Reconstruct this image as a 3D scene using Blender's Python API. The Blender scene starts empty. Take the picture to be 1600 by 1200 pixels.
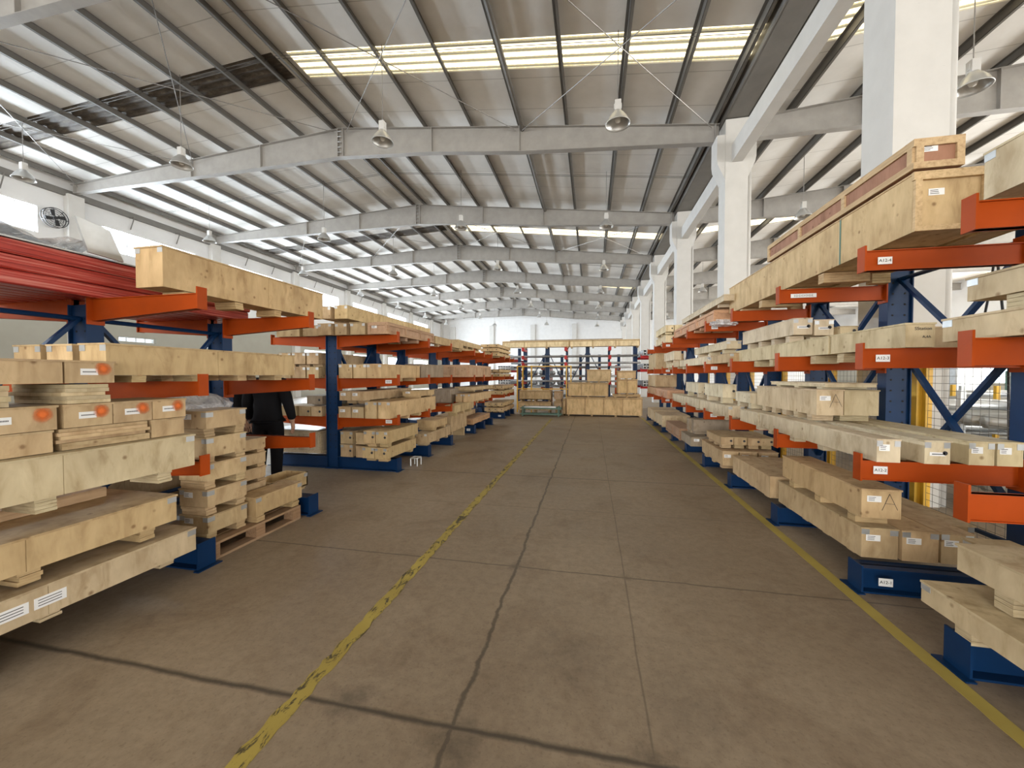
import bpy, bmesh, math, random
from mathutils import Vector, Matrix
SC = bpy.context.scene
COL = SC.collection
rnd = random.Random(7)

# ---------------------------------------------------------------- camera
cd = bpy.data.cameras.new('camera'); cam = bpy.data.objects.new('camera', cd); COL.objects.link(cam)
cd.sensor_width = 36; cd.lens = 36 * 600 / 1600; cd.clip_end = 300; cd.clip_start = 0.05
YAW = math.atan(124 / 600); PITCH = -math.atan(14 / 600 * math.cos(YAW))
cam.location = (0, 0, 1.55); cam.rotation_euler = (math.pi / 2 + PITCH, 0, YAW)
SC.camera = cam
# ---------------------------------------------------------------- exposure, world, light
SC.view_settings.view_transform = 'Standard'; SC.view_settings.look = 'None'
SC.view_settings.gamma = 1; SC.view_settings.use_curve_mapping = False
SC.view_settings.exposure = 0.62
SC.cycles.max_bounces = 8; SC.cycles.diffuse_bounces = 5; SC.cycles.glossy_bounces = 2
SC.cycles.transparent_max_bounces = 8; SC.cycles.transmission_bounces = 2
SC.cycles.sample_clamp_indirect = 6
w = bpy.data.worlds.new('sky'); SC.world = w; w.use_nodes = True
w.node_tree.nodes['Background'].inputs[0].default_value = (0.80, 0.90, 1.0, 1)
w.node_tree.nodes['Background'].inputs[1].default_value = 3.0
K = 1.0
def area(name, loc, rot, sx, sy, power, col):
    l = bpy.data.lights.new(name, 'AREA'); l.shape = 'RECTANGLE'; l.size = sx; l.size_y = sy
    l.energy = power * K; l.color = col
    o = bpy.data.objects.new(name, l); COL.objects.link(o); o.location = loc; o.rotation_euler = rot
    return o
H = math.pi / 2
# daylight from left wall and right hall windows; added fill lamps behind the camera
RAFT = [-5.9 + 5.85 * k for k in range(10)]           # rafter lines along the hall
for i, y in enumerate(RAFT[:-1]):
    area('window_daylight', (-20.85, y + 2.9, 7.4), (0, -H - .1, 0), 1.0, 4.1, 500, (0.90, 0.95, 1.0))
    if i >= 5: area('window_daylight', (-20.85, y + 2.9, 2.35), (0, -H, 0), 2.1, 4.1, 1000, (0.93, 0.96, 1.0))
area('front_fill', (-8.3, -21.3, 3.2), (-H, 0, 0), 20, 5.6, 2700, (1.0, 0.92, 0.80)).rotation_euler = (H + .12, 0, 0)  # unseen fill lamps added at the front wall, one per hall
area('front_fill', (15, -21.3, 3.2), (H + .12, 0, 0), 18, 5.6, 1800, (1.0, 0.92, 0.80))
area('window_daylight', (26.8, 20, 3.2), (0, H, 0), 4.0, 50, 6500, (1.0, 0.97, 0.90))
SKY_EMIT = 9.0

# ---------------------------------------------------------------- node helpers
def mat(name, col, rough=0.6, metal=0.0):
    m = bpy.data.materials.new(name); m.use_nodes = True
    b = m.node_tree.nodes['Principled BSDF']
    b.inputs['Base Color'].default_value = (*col, 1); b.inputs['Roughness'].default_value = rough
    b.inputs['Metallic'].default_value = metal
    return m
class NT:
    def __init__(s, m): s.t = m.node_tree; s.n = s.t.nodes; s.l = s.t.links; s.b = s.n['Principled BSDF']
    def new(s, t, **k):
        n = s.n.new(t)
        for a, v in k.items(): setattr(n, a, v)
        return n
    def lk(s, a, b): s.l.new(a, b)
    def coord(s, kind='Object', scale=(1, 1, 1), rand=False):
        tc = s.new('ShaderNodeTexCoord'); mp = s.new('ShaderNodeMapping')
        src = tc.outputs[kind]
        if kind == 'World': pass
        if rand:
            oi = s.new('ShaderNodeObjectInfo'); mu = s.new('ShaderNodeMath', operation='MULTIPLY'); mu.inputs[1].default_value = 37
            s.lk(oi.outputs['Random'], mu.inputs[0])
            ad = s.new('ShaderNodeVectorMath', operation='ADD'); s.lk(src, ad.inputs[0]); s.lk(mu.outputs[0], ad.inputs[1]); src = ad.outputs[0]
        s.lk(src, mp.inputs['Vector']); mp.inputs['Scale'].default_value = scale
        return mp.outputs[0]
    def noise(s, vec, scale, detail=3, rough=0.55, dist=0):
        n = s.new('ShaderNodeTexNoise'); s.lk(vec, n.inputs['Vector']); n.inputs['Scale'].default_value = scale
        n.inputs['Detail'].default_value = detail; n.inputs['Roughness'].default_value = rough; n.inputs['Distortion'].default_value = dist
        return n.outputs['Fac']
    def ramp(s, fac, pts):
        r = s.new('ShaderNodeValToRGB'); s.lk(fac, r.inputs[0]); e = r.color_ramp.elements
        e[0].position, e[0].color = pts[0][0], (*pts[0][1], 1); e[1].position, e[1].color = pts[-1][0], (*pts[-1][1], 1)
        for p, c in pts[1:-1]:
            q = e.new(p); q.color = (*c, 1)
        return r.outputs[0]
    def mix(s, a, b, fac, mode='MIX'):
        m = s.new('ShaderNodeMix', data_type='RGBA', blend_type=mode)
        for v, i in ((a, 6), (b, 7)):
            if isinstance(v, tuple): m.inputs[i].default_value = (*v, 1)
            else: s.lk(v, m.inputs[i])
        if isinstance(fac, (int, float)): m.inputs[0].default_value = fac
        else: s.lk(fac, m.inputs[0])
        return m.outputs[2]
    def math(s, op, a, b=None, c=None):
        m = s.new('ShaderNodeMath', operation=op)
        for i, v in enumerate((a, b, c)):
            if v is None: continue
            if isinstance(v, (int, float)): m.inputs[i].default_value = v
            else: s.lk(v, m.inputs[i])
        return m.outputs[0]
    def bump(s, h, strength=0.2, dist=0.01):
        b = s.new('ShaderNodeBump'); s.lk(h, b.inputs['Height']); b.inputs['Strength'].default_value = strength
        b.inputs['Distance'].default_value = dist; s.lk(b.outputs[0], s.b.inputs['Normal'])

def wood_mat(name, stretch, stain=0.35, knots=True):
    m = mat(name, (0.6, 0.45, 0.28), 0.75); n = NT(m)
    oi = n.new('ShaderNodeObjectInfo')
    v = n.coord('Object', stretch, True)
    g = n.noise(v, 6, 4, 0.6, 0.4)
    gr = n.ramp(g, [(0.28, (0.70, 0.64, 0.56)), (0.48, (0.92, 0.90, 0.87)), (0.7, (1.08, 1.08, 1.08))])
    v2 = n.coord('Object', (1, 1, 1), True)
    bl = n.ramp(n.noise(v2, 2.2, 3, 0.6), [(0.33, (0.80, 0.78, 0.76)), (0.52, (1, 1, 1)), (1, (1.03, 1.03, 1.0))])
    c = n.mix(oi.outputs['Color'], gr, 1.0, 'MULTIPLY'); c = n.mix(c, bl, stain * 1.6 if stain < 0.6 else 1.0, 'MULTIPLY')
    if knots:
        vo = n.new('ShaderNodeTexVoronoi'); n.lk(n.coord('Object', (5, 5, 5), True), vo.inputs['Vector']); vo.inputs['Scale'].default_value = 1.6
        k = n.ramp(vo.outputs['Distance'], [(0.05, (0.35, 0.24, 0.15)), (0.14, (1, 1, 1))])
        c = n.mix(c, k, 0.75, 'MULTIPLY')
    st = n.ramp(n.noise(n.coord('Object', (3, 3, 1.2), True), 2.5, 5, 0.7, 0.8), [(0.55, (1, 1, 1)), (0.66, (0.72, 0.66, 0.58)), (0.76, (0.45, 0.4, 0.34))])
    c = n.mix(c, st, stain, 'MULTIPLY')
    n.lk(c, n.b.inputs['Base Color']); n.bump(g, 0.08, 0.004)
    return m
M = {}
M['ply'] = wood_mat('plywood', (1.6, 1.6, 0.5), 0.55)
M['timber'] = wood_mat('timber', (7, 0.7, 9), 0.25, False)
M['endgrain'] = wood_mat('layered_ply', (2, 2, 22), 0.3, False)

def paint(name, col, rough=0.4, var=0.12, metal=0.0, spec=0.5):
    m = mat(name, col, rough, metal); n = NT(m); n.b.inputs['Specular IOR Level'].default_value = spec
    g = n.noise(n.coord('Object', (1, 1, 1), True), 3.0, 4, 0.6)
    c = n.ramp(g, [(0.3, tuple(x * (1 - var) for x in col)), (0.7, tuple(min(1, x * (1 + var)) for x in col))])
    sc = n.ramp(n.noise(n.coord('Object', (2, 2, 12), True), 4, 5, 0.7), [(0.66, (1, 1, 1)), (0.74, (0.6, 0.58, 0.55))])
    c = n.mix(c, sc, 0.4, 'MULTIPLY')
    n.lk(c, n.b.inputs['Base Color']); return m
M['orange'] = paint('orange_steel', (0.36, 0.054, 0.004), 0.45, spec=0.18)
M['red'] = paint('red_steel', (0.42, 0.02, 0.02), 0.4, spec=0.2)
M['blue'] = paint('blue_steel', (0.003, 0.026, 0.088), 0.4, spec=0.22)
M['yellow'] = paint('yellow_steel', (0.72, 0.42, 0.03), 0.4)
M['grey_steel'] = paint('grey_painted_steel', (0.315, 0.30, 0.28), 0.55, 0.1)
M['purlin'] = paint('purlin_steel', (0.15, 0.142, 0.13), 0.55, 0.1)
M['dark'] = mat('black_rubber', (0.015, 0.015, 0.017), 0.6)
M['hole'] = mat('hole_black', (0.01, 0.01, 0.012), 0.9)
M['white_paint'] = paint('white_plaster', (0.55, 0.54, 0.52), 0.85, 0.04)
M['paper'] = mat('white_paper', (0.80, 0.81, 0.82), 0.5)
M['ink'] = mat('black_ink', (0.03, 0.03, 0.035), 0.6)
M['pinkpaper'] = mat('pink_paper', (0.75, 0.33, 0.27), 0.6)
M['galv'] = paint('galvanised_steel', (0.52, 0.54, 0.55), 0.38, 0.2, 0.6)
M['pipe'] = paint('pipe_steel', (0.30, 0.29, 0.28), 0.4, 0.2, 0.5)
M['green'] = paint('green_steel', (0.10, 0.19, 0.15), 0.5)
M['aluminium'] = paint('spun_aluminium', (0.50, 0.50, 0.49), 0.35, 0.1, 0.6)
M['bulb'] = mat('opal_bulb', (0.85, 0.85, 0.82), 0.15)
M['skin'] = mat('skin', (0.50, 0.30, 0.21), 0.55)
M['jacket'] = paint('black_jacket', (0.010, 0.010, 0.012), 0.9, spec=0.1)
M['trousers'] = paint('dark_trousers', (0.009, 0.009, 0.011), 0.9, spec=0.1)
M['hair'] = mat('black_hair', (0.01, 0.009, 0.008), 0.6)
M['shoe'] = mat('black_shoe', (0.015, 0.013, 0.012), 0.4)
M['frame_white'] = mat('window_frame_paint', (0.7, 0.72, 0.72), 0.5)
def spraymat():
    m = mat('orange_spray_paint', (0.75, 0.17, 0.03), 0.7); n = NT(m)
    tc = n.new('ShaderNodeTexCoord'); ln = n.new('ShaderNodeVectorMath', operation='LENGTH'); n.lk(tc.outputs['Object'], ln.inputs[0])
    a = n.math('ADD', ln.outputs['Value'], n.math('MULTIPLY', n.math('SUBTRACT', n.noise(n.coord('Object', (1, 1, 1), True), 14, 3), 0.5), 0.03))
    r = n.ramp(a, [(0.008, (0.9, 0.9, 0.9)), (0.024, (0.45, 0.45, 0.45)), (0.046, (0, 0, 0))])
    n.lk(r, n.b.inputs['Alpha']); return m
M['spray'] = spraymat()
def film():
    m = mat('clear_plastic_film', (0.80, 0.80, 0.82), 0.15); n = NT(m)
    f = n.noise(n.coord('Object', (1, 1, 1), True), 9, 4, 0.7, 1.2)
    n.lk(n.ramp(f, [(0.35, (0.25, 0.25, 0.25)), (0.65, (0.85, 0.85, 0.85))]), n.b.inputs['Alpha']); n.bump(f, 0.6, 0.03)
    return m
M['film'] = film()
def redwrap():
    m = mat('red_wrapped_profiles', (0.42, 0.045, 0.035), 0.3); n = NT(m)
    f = n.noise(n.coord('Object', (9, 0.5, 26), True), 2.5, 4, 0.6, 0.3)
    n.lk(n.ramp(f, [(0.36, (0.25, 0.018, 0.016)), (0.5, (0.46, 0.05, 0.035)), (0.66, (0.62, 0.22, 0.18))]), n.b.inputs['Base Color']); n.bump(f, 0.5, 0.02)
    return m
M['redwrap'] = redwrap()
def glass():
    m = bpy.data.materials.new('window_glass'); m.use_nodes = True; t = m.node_tree
    for x in list(t.nodes): t.nodes.remove(x)
    o = t.nodes.new('ShaderNodeOutputMaterial'); mx = t.nodes.new('ShaderNodeMixShader'); tr = t.nodes.new('ShaderNodeBsdfTransparent'); gl = t.nodes.new('ShaderNodeBsdfGlossy')
    tr.inputs[0].default_value = (0.95, 0.98, 1, 1); gl.inputs['Roughness'].default_value = 0.05; mx.inputs[0].default_value = 0.06
    t.links.new(tr.outputs[0], mx.inputs[1]); t.links.new(gl.outputs[0], mx.inputs[2]); t.links.new(mx.outputs[0], o.inputs[0]); return m
M['glass'] = glass()
def floor_mat():
    m = mat('concrete_floor', (0.2, 0.16, 0.12), 0.6); n = NT(m)
    tc = n.new('ShaderNodeTexCoord'); P = tc.outputs['Object']
    sx = n.new('ShaderNodeSeparateXYZ'); n.lk(P, sx.inputs[0]); X, Y = sx.outputs[0], sx.outputs[1]
    big = n.ramp(n.noise(P, 0.55, 4, 0.6), [(0.3, (0.228, 0.176, 0.125)), (0.52, (0.285, 0.226, 0.164)), (0.72, (0.335, 0.27, 0.20))])
    fine = n.ramp(n.noise(P, 16, 6, 0.75), [(0.3, (0.80, 0.79, 0.78)), (0.6, (1.06, 1.06, 1.05))])
    c = n.mix(big, fine, 1.0, 'MULTIPLY')
    sp = n.ramp(n.noise(P, 55, 3, 0.6), [(0.33, (0.72, 0.7, 0.68)), (0.43, (1, 1, 1)), (0.70, (1, 1, 1)), (0.76, (1.25, 1.25, 1.22))])
    c = n.mix(c, sp, 0.6, 'MULTIPLY')
    dk = n.ramp(n.noise(P, 1.7, 6, 0.7, 0.5), [(0.50, (1, 1, 1)), (0.62, (0.82, 0.79, 0.76)), (0.74, (0.58, 0.54, 0.50))])
    c = n.mix(c, dk, 0.8, 'MULTIPLY')
    # control joints (lines across the hall) and the two lines along it, one of them a ragged crack
    wob = n.math('MULTIPLY', n.math('SUBTRACT', n.noise(P, 2.2, 5, 0.75), 0.5), 0.10)
    wob2 = n.math('MULTIPLY', n.math('SUBTRACT', n.noise(P, 1.3, 3, 0.6), 0.5), 0.03)
    wid = n.math('MULTIPLY', n.noise(P, 5, 4, 0.7), 0.022)
    fac = None
    def line(d, wdt, soft, strength):
        nonlocal fac
        a = n.math('ABSOLUTE', d)
        q = n.new('ShaderNodeMapRange'); n.lk(a, q.inputs[0]); q.inputs[3].default_value = strength; q.inputs[4].default_value = 0
        if isinstance(wdt, float): q.inputs[1].default_value = wdt
        else: n.lk(wdt, q.inputs[1])
        q.inputs[2].default_value = soft
        fac = q.outputs[0] if fac is None else n.math('MAXIMUM', fac, q.outputs[0])
    line(n.math('ADD', n.math('ADD', X, 0.59), wob), n.math('MULTIPLY', wid, 0.55), 0.017, 0.7)
    line(n.math('ADD', n.math('SUBTRACT', X, 0.255), wob2), 0.001, 0.008, 0.5)
    for yy, s, sf in ((1.57, 0.85, 0.024), (3.02, 0.6, 0.012), (4.42, 0.3, 0.012), (5.80, 0.6, 0.022), (8.7, 0.5, 0.02), (11.6, 0.5, 0.03), (-1.4, 0.5, 0.02), (14.5, 0.4, 0.03)):
        line(n.math('ADD', n.math('SUBTRACT', Y, yy), n.math('MULTIPLY', wob, 0.45) if yy < 4 else wob2), n.math('MULTIPLY', wid, 0.35), sf, s)
    line(n.math('ADD', n.math('ADD', X, 6.3), wob2), 0.004, 0.02, 0.5); line(n.math('ADD', n.math('SUBTRACT', X, 6.0), wob2), 0.004, 0.02, 0.5)
    for (px, py, rr) in ((-.56, 1.50, .16), (-1.12, 1.60, .14), (-.6, 3.02, .07), (.27, 3.02, .06), (.25, 1.6, .09), (-.1, 2.15, .28), (.45, 1.9, .25)):
        dv = n.new('ShaderNodeVectorMath', operation='DISTANCE'); n.lk(P, dv.inputs[0]); dv.inputs[1].default_value = (px, py, 0)
        dd = n.math('ADD', n.math('DIVIDE', dv.outputs['Value'], rr), n.math('MULTIPLY', n.math('SUBTRACT', n.noise(P, 9, 5, 0.75), 0.5), 2.2))
        q = n.new('ShaderNodeMapRange'); n.lk(dd, q.inputs[0]); q.inputs[1].default_value = 0.1; q.inputs[2].default_value = 1.0; q.inputs[3].default_value = 0.5 if rr < .2 else .22; q.inputs[4].default_value = 0
        fac = n.math('MAXIMUM', fac, q.outputs[0])
    c = n.mix(c, (0.045, 0.036, 0.028), fac)
    n.lk(c, n.b.inputs['Base Color'])
    r = n.ramp(n.noise(P, 1.1, 4, 0.6), [(0.35, (0.42, 0.42, 0.42)), (0.7, (0.62, 0.62, 0.62))]); n.lk(r, n.b.inputs['Roughness']); n.b.inputs['Specular IOR Level'].default_value = 0.5
    n.bump(n.noise(P, 30, 4, 0.7), 0.12, 0.004); return m
M['floor'] = floor_mat()
def worn_yellow(name, wear):
    m = mat(name, (0.55, 0.4, 0.05), 0.6); n = NT(m); tc = n.new('ShaderNodeTexCoord'); P = tc.outputs['Object']
    c = n.ramp(n.noise(P, 3, 3), [(0.3, (0.34, 0.26, 0.06)), (0.7, (0.44, 0.35, 0.08))])
    wv = n.noise(n.coord('Object', (1, 0.35, 1)), 17, 6, 0.75, 0.6)
    c = n.mix(c, (0.07, 0.058, 0.03), n.ramp(wv, [(wear, (0, 0, 0)), (wear + 0.05, (1, 1, 1))]))
    n.lk(c, n.b.inputs['Base Color']); n.bump(wv, 0.3, 0.004); return m
M['line_worn'] = worn_yellow('worn_yellow_tape', 0.52); M['line'] = worn_yellow('yellow_floor_paint', 0.72)
def deck_mat():
    m = mat('roof_insulation_facing', (0.72, 0.71, 0.68), 0.7); n = NT(m); tc = n.new('ShaderNodeTexCoord'); P = tc.outputs['Object']
    sx = n.new('ShaderNodeSeparateXYZ'); n.lk(P, sx.inputs[0])
    f = n.math('FRACT', n.math('MULTIPLY', sx.outputs[1], 1 / 1.17)); f = n.math('ABSOLUTE', n.math('SUBTRACT', f, 0.5))
    c = n.ramp(n.noise(P, 1.2, 4, 0.6), [(0.3, (0.78, 0.77, 0.74)), (0.7, (0.88, 0.87, 0.85))])
    c = n.mix(c, (0.35, 0.34, 0.32), n.ramp(f, [(0.006, (0.6, 0.6, 0.6)), (0.012, (0, 0, 0))]))
    n.lk(c, n.b.inputs['Base Color']); n.bump(n.noise(P, 5, 3), 0.15, 0.03); return m
M['deck'] = deck_mat()
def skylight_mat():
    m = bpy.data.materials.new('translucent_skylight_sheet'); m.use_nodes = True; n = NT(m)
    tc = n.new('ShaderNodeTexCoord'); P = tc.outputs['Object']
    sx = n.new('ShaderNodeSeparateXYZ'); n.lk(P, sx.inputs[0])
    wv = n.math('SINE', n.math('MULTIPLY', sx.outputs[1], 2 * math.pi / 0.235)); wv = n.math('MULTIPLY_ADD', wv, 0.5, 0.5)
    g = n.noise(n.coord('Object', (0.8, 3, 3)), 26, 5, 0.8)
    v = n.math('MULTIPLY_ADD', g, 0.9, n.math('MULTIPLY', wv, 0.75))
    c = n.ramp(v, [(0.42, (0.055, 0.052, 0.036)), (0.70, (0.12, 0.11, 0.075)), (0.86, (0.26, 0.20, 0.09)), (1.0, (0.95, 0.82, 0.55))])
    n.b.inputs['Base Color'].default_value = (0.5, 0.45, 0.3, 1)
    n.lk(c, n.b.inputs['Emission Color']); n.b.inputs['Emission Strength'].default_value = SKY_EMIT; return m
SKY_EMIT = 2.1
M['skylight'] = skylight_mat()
def dirty_sky():
    m = mat('grimy_corrugated_sheet', (0.1, 0.08, 0.06), 0.6); n = NT(m); tc = n.new('ShaderNodeTexCoord'); P = tc.outputs['Object']
    g = n.noise(n.coord('Object', (0.7, 2, 2)), 3, 5, 0.7)
    n.lk(n.ramp(g, [(0.35, (0.05, 0.04, 0.033)), (0.55, (0.12, 0.10, 0.08)), (0.75, (0.28, 0.25, 0.2))]), n.b.inputs['Base Color']); return m
M['grime'] = dirty_sky()
def wall_mat():
    m = mat('wall_plaster', (0.75, 0.75, 0.74), 0.85); n = NT(m); tc = n.new('ShaderNodeTexCoord'); P = tc.outputs['Object']
    sx = n.new('ShaderNodeSeparateXYZ'); n.lk(P, sx.inputs[0])
    up = n.ramp(n.noise(P, 0.7, 4), [(0.3, (0.62, 0.62, 0.62)), (0.7, (0.70, 0.70, 0.70))])
    lo = n.ramp(n.noise(P, 0.7, 4), [(0.3, (0.33, 0.32, 0.27)), (0.7, (0.38, 0.37, 0.32))])
    mr = n.new('ShaderNodeMapRange'); n.lk(sx.outputs[2], mr.inputs[0]); mr.inputs[1].default_value = 4.78; mr.inputs[2].default_value = 4.8
    n.lk(n.mix(lo, up, mr.outputs[0]), n.b.inputs['Base Color']); return m
M['wall'] = wall_mat(); M['wall_plain'] = paint('plain_wall_plaster', (0.66, 0.66, 0.66), 0.85, 0.04)

# ---------------------------------------------------------------- mesh helpers
class MB:
    def __init__(s): s.v = []; s.f = []
    def box(s, x0, x1, y0, y1, z0, z1):
        a = len(s.v); s.v += [(x0, y0, z0), (x1, y0, z0), (x1, y1, z0), (x0, y1, z0), (x0, y0, z1), (x1, y0, z1), (x1, y1, z1), (x0, y1, z1)]
        s.f += [tuple(a + i for i in q) for q in ((0, 3, 2, 1), (4, 5, 6, 7), (0, 1, 5, 4), (1, 2, 6, 5), (2, 3, 7, 6), (3, 0, 4, 7))]; return s
    def hexa(s, b, t):
        a = len(s.v); s.v += list(b) + list(t)
        s.f += [tuple(a + i for i in q) for q in ((0, 3, 2, 1), (4, 5, 6, 7), (0, 1, 5, 4), (1, 2, 6, 5), (2, 3, 7, 6), (3, 0, 4, 7))]; return s
    def bar(s, p, q, wd, ht, up=(0, 0, 1)):
        p = Vector(p); q = Vector(q); d = (q - p).normalized(); u = Vector(up)
        if abs(d.dot(u)) > 0.98: u = Vector((1, 0, 0))
        r = d.cross(u).normalized() * wd / 2; u = r.cross(d).normalized() * ht / 2
        s.hexa([p - r - u, p + r - u, q + r - u, q - r - u], [p - r + u, p + r + u, q + r + u, q - r + u]); return s
    def tube(s, p, q, r, n=8, r2=None, cap=True):
        p = Vector(p); q = Vector(q); d = (q - p).normalized(); u = Vector((0, 0, 1)) if abs(d.z) < 0.9 else Vector((1, 0, 0))
        a = d.cross(u).normalized(); b = a.cross(d); r2 = r if r2 is None else r2; k = len(s.v)
        for c, rr in ((p, r), (q, r2)):
            for i in range(n):
                t = 2 * math.pi * i / n; s.v.append(c + (a * math.cos(t) + b * math.sin(t)) * rr)
        for i in range(n): j = (i + 1) % n; s.f.append((k + i, k + j, k + n + j, k + n + i))
        if cap: s.f.append(tuple(k + i for i in range(n))[::-1]); s.f.append(tuple(k + n + i for i in range(n)))
        return s
    def lathe(s, prof, c=(0, 0, 0), n=16):
        k = len(s.v); c = Vector(c)
        for r, z in prof:
            for i in range(n): t = 2 * math.pi * i / n; s.v.append(c + Vector((r * math.cos(t), r * math.sin(t), z)))
        for j in range(len(prof) - 1):
            for i in range(n): i2 = (i + 1) % n; s.f.append((k + j * n + i, k + j * n + i2, k + (j + 1) * n + i2, k + (j + 1) * n + i))
        return s
    def prism(s, pts, axis, a0, a1):
        n = len(pts); k = len(s.v)
        for a in (a0, a1):
            for u, v in pts: s.v.append({'x': (a, u, v), 'y': (u, a, v), 'z': (u, v, a)}[axis])
        s.f.append(tuple(range(k, k + n))[::-1]); s.f.append(tuple(range(k + n, k + 2 * n)))
        for i in range(n): j = (i + 1) % n; s.f.append((k + i, k + j, k + n + j, k + n + i))
        return s
    def mesh(s, name, m, org=(0, 0, 0), smooth=False, bevel=0):
        me = bpy.data.meshes.new(name); o = Vector(org)
        me.from_pydata([Vector(v) - o for v in s.v], [], s.f); me.materials.append(M[m] if isinstance(m, str) else m)
        bm = bmesh.new(); bm.from_mesh(me); bmesh.ops.recalc_face_normals(bm, faces=bm.faces)
        if bevel: bmesh.ops.bevel(bm, geom=bm.edges[:], offset=bevel, segments=1, affect='EDGES')
        bm.to_mesh(me); bm.free()
        if smooth:
            for p in me.polygons: p.use_smooth = True
        return me
    def obj(s, name, m, parent=None, org=None, smooth=False, bevel=0, color=None):
        # vertices are in world space; children sit at their parent's origin
        if org is None: org = parent['_o'] if parent is not None else (0, 0, 0)
        ob = bpy.data.objects.new(name, s.mesh(name, m, org, smooth, bevel)); COL.objects.link(ob)
        if parent is not None:
            ob.parent = parent; po = Vector(parent['_o']); ob.location = Vector(org) - po
        else: ob.location = org
        ob['_o'] = tuple(org)
        if color: ob.color = (*color, 1)
        return ob
def tag(o, label, cat, group=None):
    o['label'] = label; o['category'] = cat
    if group: o['group'] = group
    return o
def root(name, loc, label, cat, group=None):
    o = bpy.data.objects.new(name, None); COL.objects.link(o); o.location = loc; o['_o'] = tuple(loc); o.empty_display_size = 0.2
    return tag(o, label, cat, group)
def struct(o): o['kind'] = 'structure'; return o
def cpart(src, parent):
    """copy a part object to another thing keeping its local offset"""
    c = src.copy(); COL.objects.link(c); c.parent = parent
    for ch in src.children: cpart(ch, c)
    return c
def copy_thing(src, loc, label, group=None, rotz=None):
    r = src.copy(); COL.objects.link(r); r.location = loc; r['label'] = label; r['_o'] = tuple(loc)
    if group: r['group'] = group
    if rotz is not None: r.rotation_euler = (0, 0, rotz)
    for ch in list(src.children): cpart(ch, r)
    return r
def text_mesh(name, body, size, m, parent, pos, rot, extrude=0.0005):
    cu = bpy.data.curves.new(name, 'FONT'); cu.body = body; cu.size = size; cu.extrude = extrude; cu.align_x = 'CENTER'; cu.align_y = 'CENTER'
    t = bpy.data.objects.new(name, cu); COL.objects.link(t); dg = bpy.context.evaluated_depsgraph_get()
    me = bpy.data.meshes.new_from_object(t.evaluated_get(dg)); bpy.data.objects.remove(t)
    me.materials.clear(); me.materials.append(M[m])
    o = bpy.data.objects.new(name, me); COL.objects.link(o); o.parent = parent
    o.location = Vector(pos) - Vector(parent['_o']); o.rotation_euler = rot; o['_o'] = tuple(pos); return o
FACE_CAM = (H, 0, 0)            # text readable looking along +y
FACE_RIGHT = (H, 0, H)          # on left racks: faces +x
FACE_LEFT = (H, 0, -H)          # on right racks: faces -x

# ================================================================= SETTING
XL, XR, YF, YB = -20.4, 27.0, 50.5, -21.0
def ztop(x):                     # top of rafters
    if x <= -8.25: return 9.12 + (x + 20.3) / 12.05 * 0.67
    if x <= 3.6: return 9.79 - (x + 8.25) * 0.118
    if x <= 15.3: return 8.45 + (x - 3.9) * 0.085
    return 9.42 - (x - 15.3) * 0.085
struct(MB().box(XL - .3, XR + .3, YB - 6, YF + .3, -0.2, 0).obj('floor', 'floor'))
def quadslab(xa, xb, ya, yb, dz0, dz1, name, m):
    b = [(xa, ya, ztop(xa) + dz0), (xb, ya, ztop(xb) + dz0), (xb, yb, ztop(xb) + dz0), (xa, yb, ztop(xa) + dz0)]
    t = [(x, y, z + dz1 - dz0) for x, y, z in b]
    return struct(MB().hexa(b, t).obj(name, m))
BANDS = [(RAFT[k] + 2.95, RAFT[k] + 3.85) for k in (0, 2, 4, 6, 8)]
def corrug(xa, xb, ya, yb, name, m):
    mb = MB(); n = 24; A = 0.02
    for i in range(n):
        y0 = ya + (yb - ya) * i / n; y1 = ya + (yb - ya) * (i + 1) / n
        za = A * math.cos(2 * math.pi * (y0 - ya) / 0.225); zb = A * math.cos(2 * math.pi * (y1 - ya) / 0.225)
        b = [(xa, y0, ztop(xa) + .222 + za), (xb, y0, ztop(xb) + .222 + za), (xb, y1, ztop(xb) + .222 + zb), (xa, y1, ztop(xa) + .222 + zb)]
        mb.hexa(b, [(x, y, z + .01) for x, y, z in b])
    return mb.obj(name, m)
for (xa, xb, sec) in ((XL - .3, -8.25, 'L'), (-8.25, 3.45, 'M'), (4.0, 15.3, 'R'), (15.3, XR + .3, 'Q')):
    ys = [YB - .3] + [v for b in BANDS for v in b] + [YF + .3]
    for i in range(0, len(ys), 2): quadslab(xa, xb, ys[i], ys[i + 1], 0.20, 0.26, 'ceiling', 'deck')
    for (ya, yb) in BANDS:
        if sec == 'L': struct(corrug(xa, xb, ya, yb, 'ceiling', 'grime'))
        elif sec == 'M':
            quadslab(xa, xa + .45, ya, yb, 0.2, 0.26, 'ceiling', 'deck'); struct(corrug(xa + .45, xb, ya, yb, 'window_skylight', 'skylight'))
        else: struct(corrug(xa, xb, ya, yb, 'window_skylight', 'skylight'))
# valley gutter between the halls
g = MB(); g.box(3.45, 4.0, YB, YF, 8.32, 8.34).box(3.42, 3.46, YB, YF, 8.32, 8.66).box(3.98, 4.02, YB, YF, 8.32, 8.66).box(3.3, 4.1, YB, YF, 8.66, 8.72)
struct(g.obj('trim_gutter', 'purlin'))
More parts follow.
